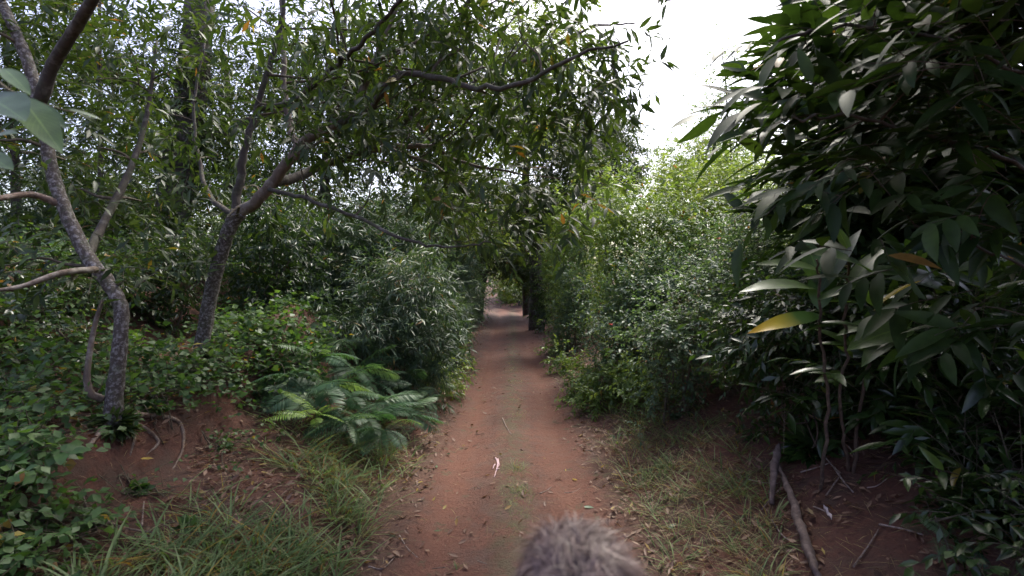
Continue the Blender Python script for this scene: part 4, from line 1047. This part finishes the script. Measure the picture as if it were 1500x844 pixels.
# ================================================================== LITTER, STICKS, LOG
def litter_frames(x, y, lo, hi):
    n = len(x)
    th = rng.uniform(0, 6.28, n)
    d = np.column_stack([np.cos(th), np.sin(th), rng.normal(.05, .18, n)])
    up = np.tile(UPZ, (n, 1)) + rng.normal(0, .35, (n, 3))
    z = gz(x, y) + rng.uniform(.012, .03, n)
    return np.column_stack([x, y, z]), frames_from(d, up), rng.uniform(lo, hi, n)
def lit_d(x, y):
    u = np.abs(x - track_cx(y))
    return np.clip(sm(u, .75, 1.15) * (.35 + .65 * sm(wav(x, y, 2.2, 55) + .5, 0, .8)) + .05 + .04 * sm(wav(x, y, 3, 56), 0, .5), 0, 1)
n = 46000
x = rng.uniform(-4.6, 4.2, n); y = 2.2 + 24 * rng.random(n) ** 1.9
k = rng.random(n) < lit_d(x, y) * np.where(x > 1.3, .55, np.where(x < -1.5, 1.5, 1)); x, y = x[k], y[k]
xb = rng.uniform(-4.5, 4.5, 3500); yb = rng.uniform(-2, 2.3, 3500); kb = rng.random(3500) < lit_d(xb, yb); x = np.concatenate([x, xb[kb]]); y = np.concatenate([y, yb[kb]])
qx, qy, _ = project(np.column_stack([x, y, gz(x, y)]))
bare = ((qx > 85) & (qx < 280) & (qy > 655) & (qy < 785)) | ((qx > 1195) & (qx < 1330) & (qy > 755))
k = ~bare | (rng.random(len(x)) < .08); x, y = x[k], y[k]
pos, R, s = litter_frames(x, y, .03, .09)
V, F, uv, tn = expand(blade('lance', .42, 2, -.25, .45), pos, R, s, rng.random(len(s)) * .999)
link('leaf_litter', mesh_np('leaf_litter', V, F, LM('litter'), uv, tn), kind='stuff', label='brown dead leaf litter strewn along both track edges', cat='leaf litter')
n = 22000                        # fine broken stems in the litter
x = rng.uniform(-4.2, 3.6, n); y = 2.2 + 12 * rng.random(n) ** 1.7
k = rng.random(n) < lit_d(x, y) * .9; x, y = x[k], y[k]
pos, R, s = litter_frames(x, y, .05, .2)
V, F, uv, tn = expand(blade('blade', .03, 2, .1, .5), pos, R, s, rng.random(len(s)) * .999)
link('plant_debris', mesh_np('plant_debris', V, F, LM('drygrass'), uv, tn), kind='stuff', label='thin broken stems scattered in the dead leaves', cat='debris')

lit_mesh = [mesh_np('fallen_leaf', *(lambda q: (q[0], q[1]))(blade('lance', w, 6, dr, fo, .05)), mat=LM('litter', True), smooth=True) for w, dr, fo in ((.42, -.3, .5), (.5, .2, .35), (.36, -.15, .7))]
yel_mesh = mesh_np('fallen_leaf', *(lambda q: (q[0], q[1]))(blade('lance', .36, 6, -.12, .3, .05)), mat=LM('yellowleaf', True), smooth=True)
grn_mesh = mesh_np('fallen_leaf', *(lambda q: (q[0], q[1]))(blade('lance', .4, 6, -.1, .3, .05)), mat=LM('scrub', True), smooth=True)
def fallen(mesh, px, py, size, label, group=None, ang=None):
    c = G(px, py); c[2] += .028
    th = rng.uniform(0, 6.28) if ang is None else ang
    o = link('fallen_leaf', mesh, loc=c, label=label, cat='fallen leaf', group=group)
    o.rotation_euler = (rng.normal(0, .25), rng.normal(0, .15), th); o.scale = (size,) * 3
for px, py, sz, ang, lab in ((838, 706, .085, -.9, 'yellow leaf lying flat in the right wheel rut'), (206, 683, .10, .1, 'yellow leaf on the bare red soil face under the roots'), (895, 752, .06, .8, 'small yellow leaf right of the tousled head'), (829, 694, .04, 1.6, 'tiny yellow leaf just beyond the flat yellow one in the rut'),
                             (612, 712, .06, .2, 'yellow-brown leaf on the left edge of the track'), (880, 690, .055, .3, 'pale yellow leaf in the litter edge on the right'), (815, 785, .05, .2, 'little yellow fragment before the tousled head')):
    fallen(yel_mesh, px, py, sz, lab, None, ang)
for px, py, sz, lab in ((655, 668, .09, 'grey-green leaf at the left litter edge of the track'), (640, 690, .07, 'green leaf beside the grey-green one at the left litter edge'), (855, 748, .10, 'torn pale green leaf behind the tousled head'), (635, 784, .08, 'green leaf flat in the left wheel rut'),
                        (980, 780, .1, 'grey-green leaf in the matted dry grass'), (845, 625, .08, 'green leaf at the right edge of the track')):
    fallen(grn_mesh, px, py, sz, lab)
for k in range(60):
    left = rng.random() < .55
    py = rng.uniform(600, 835); u = rng.uniform(.85, 1.5) * (-1 if left else 1)
    d_ = H * FPX / (py - HOR)
    px = CX + u * FPX / d_
    fallen(lit_mesh[k % 3], px, py, rng.uniform(.06, .1), 'curled brown dead leaf on the %s edge of the track' % ('left' if left else 'right'), 'dead leaves on the %s track edge' % ('left' if left else 'right'))
for k in range(40):
    fallen(lit_mesh[k % 3], rng.uniform(170, 420), rng.uniform(690, 840), rng.uniform(.06, .11), 'dead brown leaf on the litter slope below the bare soil face', 'dead leaves on the left slope')
for k in range(30):
    fallen(lit_mesh[k % 3], rng.uniform(1080, 1300), rng.uniform(640, 790), rng.uniform(.06, .1), 'dead brown leaf around the weathered log', 'dead leaves around the log')

def stick(name, label, pts, r, cat='stick', group=None, mat=STICK_MAT, lift=.012):
    q = [G(*p) for p in pts]
    q = [v + [0, 0, r + lift] for v in q]
    c = q[0].copy()
    p, rr = catmull(np.array(q) - c, np.linspace(r, r * .55, len(q)), 5)
    V, F = tube(p, rr, 6, .08)
    return link(name, mesh_np(name, V, F, mat, smooth=True), loc=c, label=label, cat=cat, group=group)
for lab, pts, r in (('pale dry stick upright on the bare red soil face', [(208, 778), (209, 760), (211, 742)], .007), ('long grey stick at the foot of the bare soil face', [(150, 770), (185, 782), (225, 786)], .009),
                    ('pale stick across the dead leaves under the grass', [(215, 812), (250, 824), (285, 840)], .009), ('thin forked stick on the soil face beside the vine string', [(120, 735), (130, 760), (142, 782)], .008),
                    ('grey stick on the soil slope between the speckled trunks', [(195, 525), (208, 505), (216, 478)], .012), ('brown stick leaning over the red soil beside the leaning trunk', [(225, 460), (250, 452), (290, 430)], .012),
                    ('dark twig lying across the left wheel rut', [(585, 790), (597, 808), (612, 822)], .006), ('bent twig at the left rut under the grass', [(540, 836), (560, 838), (578, 820)], .007),
                    ('dark forked twig on the track crown', [(736, 615), (742, 628), (750, 640)], .008), ('thin twig beyond the tousled head', [(826, 726), (840, 725), (850, 718)], .005),
                    ('dark crumbled twig in the right rut', [(790, 726), (800, 722), (808, 716)], .006), ('straight brown stick leaning on the right bank above the log', [(1222, 690), (1236, 710), (1250, 728)], .009),
                    ('pale long stick lying on the bare red patch of the right bank', [(1250, 836), (1270, 810), (1287, 784)], .006), ('grey stick under the low dark shrub of the right bank', [(1288, 776), (1320, 784), (1352, 792)], .008),
                    ('short stick beside the weathered log end', [(1130, 765), (1145, 790), (1160, 800)], .006), ('twig on the litter of the left track edge', [(620, 655), (632, 650), (645, 652)], .006),
                    ('thin branch fallen on the far right verge', [(905, 640), (930, 632), (960, 640)], .006)):
    stick('stick', lab, pts, r)
for k in range(18):
    px = rng.uniform(1090, 1380); py = rng.uniform(620, 760); a = rng.uniform(-1.2, 1.2); L = rng.uniform(20, 50)
    stick('stick', 'dry brown stem lying in the dead leaves of the right bank', [(px, py), (px + math.cos(a) * L * .5, py + math.sin(a) * L * .5 + rng.normal(0, 2)), (px + math.cos(a) * L, py + math.sin(a) * L)], rng.uniform(.004, .007), group='dry stems on the right bank', lift=rng.uniform(.01, .05))
SG = 'short twigs scattered on the track'
for k in range(36):
    py = rng.uniform(520, 838); d_ = H * FPX / (py - HOR); px = CX + rng.uniform(-1.1, 1.1) * FPX / d_
    if 740 < px < 970 and py > 735: continue
    a = rng.uniform(0, 6.28); L = rng.uniform(.05, .14) * FPX / d_
    stick('stick', 'short dark twig scattered on the red dirt of the track', [(px, py), (px + math.cos(a) * L * .5, py + math.sin(a) * L * .2 + rng.normal(0, 1)), (px + math.cos(a) * L, py + math.sin(a) * L * .4)], rng.uniform(.003, .005), group=SG, mat=BARK_BROWN)
# pink-white shredded twig on the crown
c = G(727, 690)
PK = Plant('shredded_twig', 'pinkish white shredded twig lying on the crown of the track', 'twig', c)
pk_mat = plain('bleached_fibre', (.52, .36, .38), .7, .3, 60)
for pts in ([(726, 674), (729, 682), (727, 692), (724, 703)], [(729, 676), (731, 684), (727, 690)], [(725, 684), (722, 690)], [(727, 692), (732, 690)]):
    q = [G(*p_) + [0, 0, .022] for p_ in pts]
    if len(q) == 2: q = [q[0], (q[0] + q[1]) / 2 + [0, 0, .01], q[1]]
    PK.limb(q, np.linspace(.009, .004, len(q)), 'fibre', pk_mat, 6, .1, 4)
# weathered split log
c = G(1160, 760)
LG = Plant('log', 'weathered grey-brown split log lying on the right bank beside dry grass', 'log', c)
q = [G(x_, y_) + [0, 0, dz] for x_, y_, dz in ((1141, 700, .10), (1152, 730, .10), (1164, 765, .085), (1176, 800, .07), (1190, 838, .05), (1200, 866, .03))]
LG.limb(q, [.010, .022, .031, .033, .025, .016], 'trunk', LOG_MAT, 9, .2, 5, wob=.006)
q = [G(1130, 748) + [0, 0, .04], G(1133, 720) + [0, 0, .12], G(1138, 690) + [0, 0, .16], G(1141, 678) + [0, 0, .17]]
LG.limb(q, [.016, .03, .03, .008], 'stub', LOG_MAT, 8, .22, 5)
# bleached leaf scrap on the red patch
c = G(1218, 772)
o = link('pale_leaf_scrap', mesh_np('pale_leaf_scrap', *(lambda q: (q[0], q[1]))(blade('round', .6, 7, -.5, .6, .12)), mat=plain('bleached_leaf', (.55, .47, .46), .7, .2, 25), smooth=True), loc=c + [0, 0, .03], label='crumpled whitish dry leaf on the red patch beside the log', cat='dry leaf')
o.rotation_euler = (.4, -.3, 1.9); o.scale = (.1, .1, .1)
# red flower in the shrub
for px, py, d_, lab in ((895, 476, 7.5, 'small red flower on the shrub beside the lane'), (1052, 350, 7.2, 'orange withered blossom in the wide small-leaved shrub'), (938, 288, 9.6, 'orange blossom high in the tangled thicket')):
    c = P(px, py, d_)
    f = link('flower', None, loc=c, label=lab, cat='flower')
    pm = plain('petal', (.55, .08, .07) if px == 895 else (.5, .19, .09), .6, .2, 40)
    for k in range(5):
        Vb, Fb, uvb = blade('round', .7, 4, .1, .2)
        o = link('petal', mesh_np('petal', Vb * .045, Fb, pm, smooth=True), f); o.rotation_euler = (.9, -.4, k * 1.257)
    V, F = tube([np.array([0, 0, -.12]), np.array([.01, .0, -.05]), np.zeros(3)], [.003, .003, .004], 5)
    link('stalk', mesh_np('stalk', V, F, BARK_STEM), f)

# ================================================================== FAR WOOD (one mass behind everything)
Fw = Plant('far_wood', 'distant wood closing the view behind the lane and thickets', 'wood', (0, 45, 0))
Fw.root['kind'] = 'stuff'
N = 4300
th = rng.uniform(-1.25, 1.25, N); rd_ = rng.uniform(34, 62, N)
x = np.sin(th) * rd_ * 1.1; y = np.cos(th) * rd_ + 4
hmax = 6.5 + 2.2 * wav(x, y, .35, 70)
z = gz(x, y) + rng.random(N) ** .8 * hmax
u = x - track_cx(y)
k = (np.abs(u) > 2.2) & ~((u < 2.2) & (u > -12) & (y < 58))
o = np.column_stack([x, y, z])[k]
FW = Species('far', 'lance', .42, .42, 14, 1.3, 60, .2, .3, lod=1)
Fw.shoots(FW, o, nrm(rng.normal(size=o.shape)) + [0, -.3, .2], stems=False)
Fw.finish()

# ================================================================== PERSON carrying the camera
px0, py0 = .105, .80
SKIN = plain('skin', (.42, .25, .18), .55, .1, 20); CLOTH = plain('jacket_cloth', (.06, .065, .08), .85, .2, 60); TROU = plain('trouser_cloth', (.09, .08, .065), .9, .2, 60); BOOT = plain('boot_leather', (.05, .035, .025), .6, .2, 40)
zg = float(gz(px0, py0)) + .014
HTOP = 1.775
ico_V = None
def ico():
    global ico_V
    if ico_V is None:
        import bmesh
        bm = bmesh.new(); bmesh.ops.create_icosphere(bm, subdivisions=2, radius=1)
        ico_V = (np.array([v.co[:] for v in bm.verts]), np.array([[v.index for v in f.verts] for f in bm.faces])); bm.free()
    return ico_V
def ell(acc, c, r):
    V, F = ico(); acc.add(V * np.asarray(r) + np.asarray(c), F)
def cap(acc, a, b, ra, rb):
    a = np.asarray(a, float); b = np.asarray(b, float)
    V, F = tube([a, (a * 2 + b) / 3, (a + b * 2) / 3, b], [ra, ra * .67 + rb * .33, ra * .33 + rb * .67, rb], 12); acc.add(V, F)
    ell(acc, a, (ra,) * 3); ell(acc, b, (rb,) * 3)
def remeshed(name, acc, mat, parent, vox):
    o = link(name, acc.mesh(name, mat), parent)
    m = o.modifiers.new('surface', 'REMESH'); m.mode = 'VOXEL'; m.voxel_size = vox; m.use_smooth_shade = True
    s_ = o.modifiers.new('soften', 'SMOOTH'); s_.iterations = 4; s_.factor = .5
    return o
person = link('person', None, loc=(px0, py0, zg), label='person with tousled grey-brown hair standing on the track, seen from behind and above', cat='person')
HC = np.array([0, 0, HTOP - .125])
bd = Acc()
ell(bd, HC, (.075, .094, .112)); ell(bd, HC + [0, .035, -.055], (.058, .062, .07)); ell(bd, HC + [0, .1, -.02], (.012, .018, .022)); ell(bd, HC + [0, .092, -.065], (.024, .01, .007))
for sx_ in (-1, 1):
    ell(bd, HC + [sx_ * .078, -.005, -.015], (.012, .02, .032)); ell(bd, HC + [sx_ * .03, .083, .006], (.015, .008, .008))
cap(bd, HC + [0, -.02, -.08], [0, -.03, 1.50], .058, .062)
cap(bd, [0, -.01, 1.40], [0, 0, 1.12], .115, .105); cap(bd, [0, 0, 1.12], [0, 0, .98], .115, .135); cap(bd, [-.14, -.02, 1.46], [.14, -.02, 1.46], .07, .07)
for sx_ in (-1, 1):
    sh = np.array([sx_ * .19, -.02, 1.45]); el = np.array([sx_ * .245, -.04, 1.16]); wr = np.array([sx_ * .25, .06, .92])
    cap(bd, sh, el, .052, .042); cap(bd, el, wr, .04, .028)
    pm_ = wr + np.array([0, .025, -.07]); ell(bd, pm_, (.016, .036, .045))
    for q, (fy, fl) in enumerate(((.045, .07), (.025, .08), (.005, .075), (-.015, .06))):
        a0 = pm_ + [0, fy - .012, -.03]; a1 = a0 + [-sx_ * .006, .004, -fl * .55]; a2 = a1 + [-sx_ * .02, .006, -fl * .45]
        cap(bd, a0, a1, .0095, .009); cap(bd, a1, a2, .009, .0075)
    cap(bd, pm_ + [0, .025, .02], pm_ + [-sx_ * .01, .06, -.015], .011, .0095); cap(bd, pm_ + [-sx_ * .01, .06, -.015], pm_ + [-sx_ * .015, .066, -.045], .0095, .008)
    hp = np.array([sx_ * .09, 0, .95]); kn = np.array([sx_ * .1, .02, .5]); an = np.array([sx_ * .1, -.02, .09])
    cap(bd, hp, kn, .08, .055); cap(bd, kn, an, .052, .036); cap(bd, an - [0, .01, .04], an + [0, .15, -.055], .034, .028)
remeshed('body', bd, SKIN, person, .011)
jk = Acc()
cap(jk, [0, -.01, 1.42], [0, 0, 1.12], .14, .13); cap(jk, [0, 0, 1.12], [0, 0, .93], .135, .155); ell(jk, [0, -.01, 1.27], (.20, .135, .25)); ell(jk, [0, 0, 1.02], (.185, .14, .17)); cap(jk, [-.07, 0, .88], [.07, 0, .88], .115, .115); cap(jk, [-.15, -.02, 1.455], [.15, -.02, 1.455], .085, .085); cap(jk, [-.09, -.01, 1.3], [.09, -.01, 1.3], .12, .12)
for sx_ in (-1, 1):
    sh = np.array([sx_ * .19, -.02, 1.45]); el = np.array([sx_ * .245, -.04, 1.16]); wr = np.array([sx_ * .25, .06, .94])
    cap(jk, sh, el, .072, .058); cap(jk, el, wr, .057, .042)
remeshed('jacket', jk, CLOTH, person, .014)
tr_ = Acc()
ell(tr_, [0, 0, .95], (.165, .13, .12))
for sx_ in (-1, 1):
    cap(tr_, [sx_ * .09, 0, .92], [sx_ * .1, .02, .5], .098, .072); cap(tr_, [sx_ * .1, .02, .5], [sx_ * .1, -.02, .1], .07, .062)
remeshed('trousers', tr_, TROU, person, .014)
for sx_ in (-1, 1):
    bt = Acc(); an = np.array([sx_ * .1, -.02, .09])
    cap(bt, an + [0, 0, .05], an + [0, -.01, -.035], .05, .05); cap(bt, an + [0, -.01, -.045], an + [0, .17, -.05], .045, .038)
    bt.V = [np.column_stack([v[:, :2], np.maximum(v[:, 2], .0)]) for v in bt.V]
    remeshed('boot', bt, BOOT, person, .01)
# hair: a cap of tousled strands
HAIR, hn, hl = newmat('hair')
at = hn.new('ShaderNodeAttribute'); at.attribute_name = 'tint'
hr = ramp(hn, [(0, (.045, .027, .022)), (.5, (.105, .067, .057)), (1, (.175, .122, .112))]); hl.new(at.outputs['Fac'], hr.inputs[0])
hb = hn.new('ShaderNodeBsdfPrincipled'); hl.new(hr.outputs[0], hb.inputs['Base Color']); hb.inputs['Roughness'].default_value = .5
ho = hn.new('ShaderNodeOutputMaterial'); hl.new(hb.outputs[0], ho.inputs['Surface'])
n = 11500
v = nrm(rng.normal(size=(n * 2, 3))); v = v[(v[:, 2] > -.45) & ~((v[:, 1] > .45) & (v[:, 2] < .35))][:n]; n = len(v)
p0 = HC + v * np.array([.090, .104, .118]) * rng.uniform(.97, 1.1, (n, 1))
swirl = np.column_stack([wav(v[:, 0] * 3, v[:, 1] * 3, 2.5, 91), wav(v[:, 0] * 3, v[:, 2] * 3 + v[:, 1] * 2, 2.5, 92), np.full(n, -.25)])
swirl = swirl - (swirl * v).sum(1, keepdims=True) * v
dd = nrm(v * .22 + nrm(swirl) + rng.normal(0, .3, (n, 3)))
L = rng.uniform(.025, .065, n) * (1 + .5 * wav(v[:, 0] * 5, v[:, 1] * 5, 2, 97))
tt = np.linspace(0, 1, 4)
pts = p0[:, None] + dd[:, None] * (L[:, None] * tt)[..., None] + (nrm(np.cross(v, dd))[:, None] * .8 - v[:, None] * .3 + np.array([0, 0, -.3])) * (L[:, None] * tt ** 2 * .6)[..., None]
sd = nrm(np.cross(dd, v + rng.normal(0, .2, (n, 3))))
w = .0010 * (1 - tt * .75)
Vh = np.stack([pts + sd[:, None] * w[None, :, None], pts - sd[:, None] * w[None, :, None]], 2).reshape(-1, 3)
bi = (np.arange(n) * 8)[:, None] + (np.arange(3) * 2)[None]
Fh = np.stack([bi, bi + 1, bi + 3, bi + 2], -1).reshape(-1, 4)
tint = np.repeat(np.clip(.5 + .35 * wav(v[:, 0] * 4, v[:, 1] * 4 + v[:, 2] * 3, 3, 95) + rng.normal(0, .12, n), 0, 1), 8)
iv, if_ = ico()
keep_ = iv[:, 2] > -.5
sc_ = iv * np.array([.091, .105, .119]) + HC; sc_[~keep_] = HC + iv[~keep_] * np.array([.05, .06, .07])
hair = link('hair', mesh_np('hair', Vh, Fh, HAIR, tint=tint), person)
link('scalp', mesh_np('scalp', sc_, if_, HAIR, tint=np.full(len(sc_), .15), smooth=True), hair)
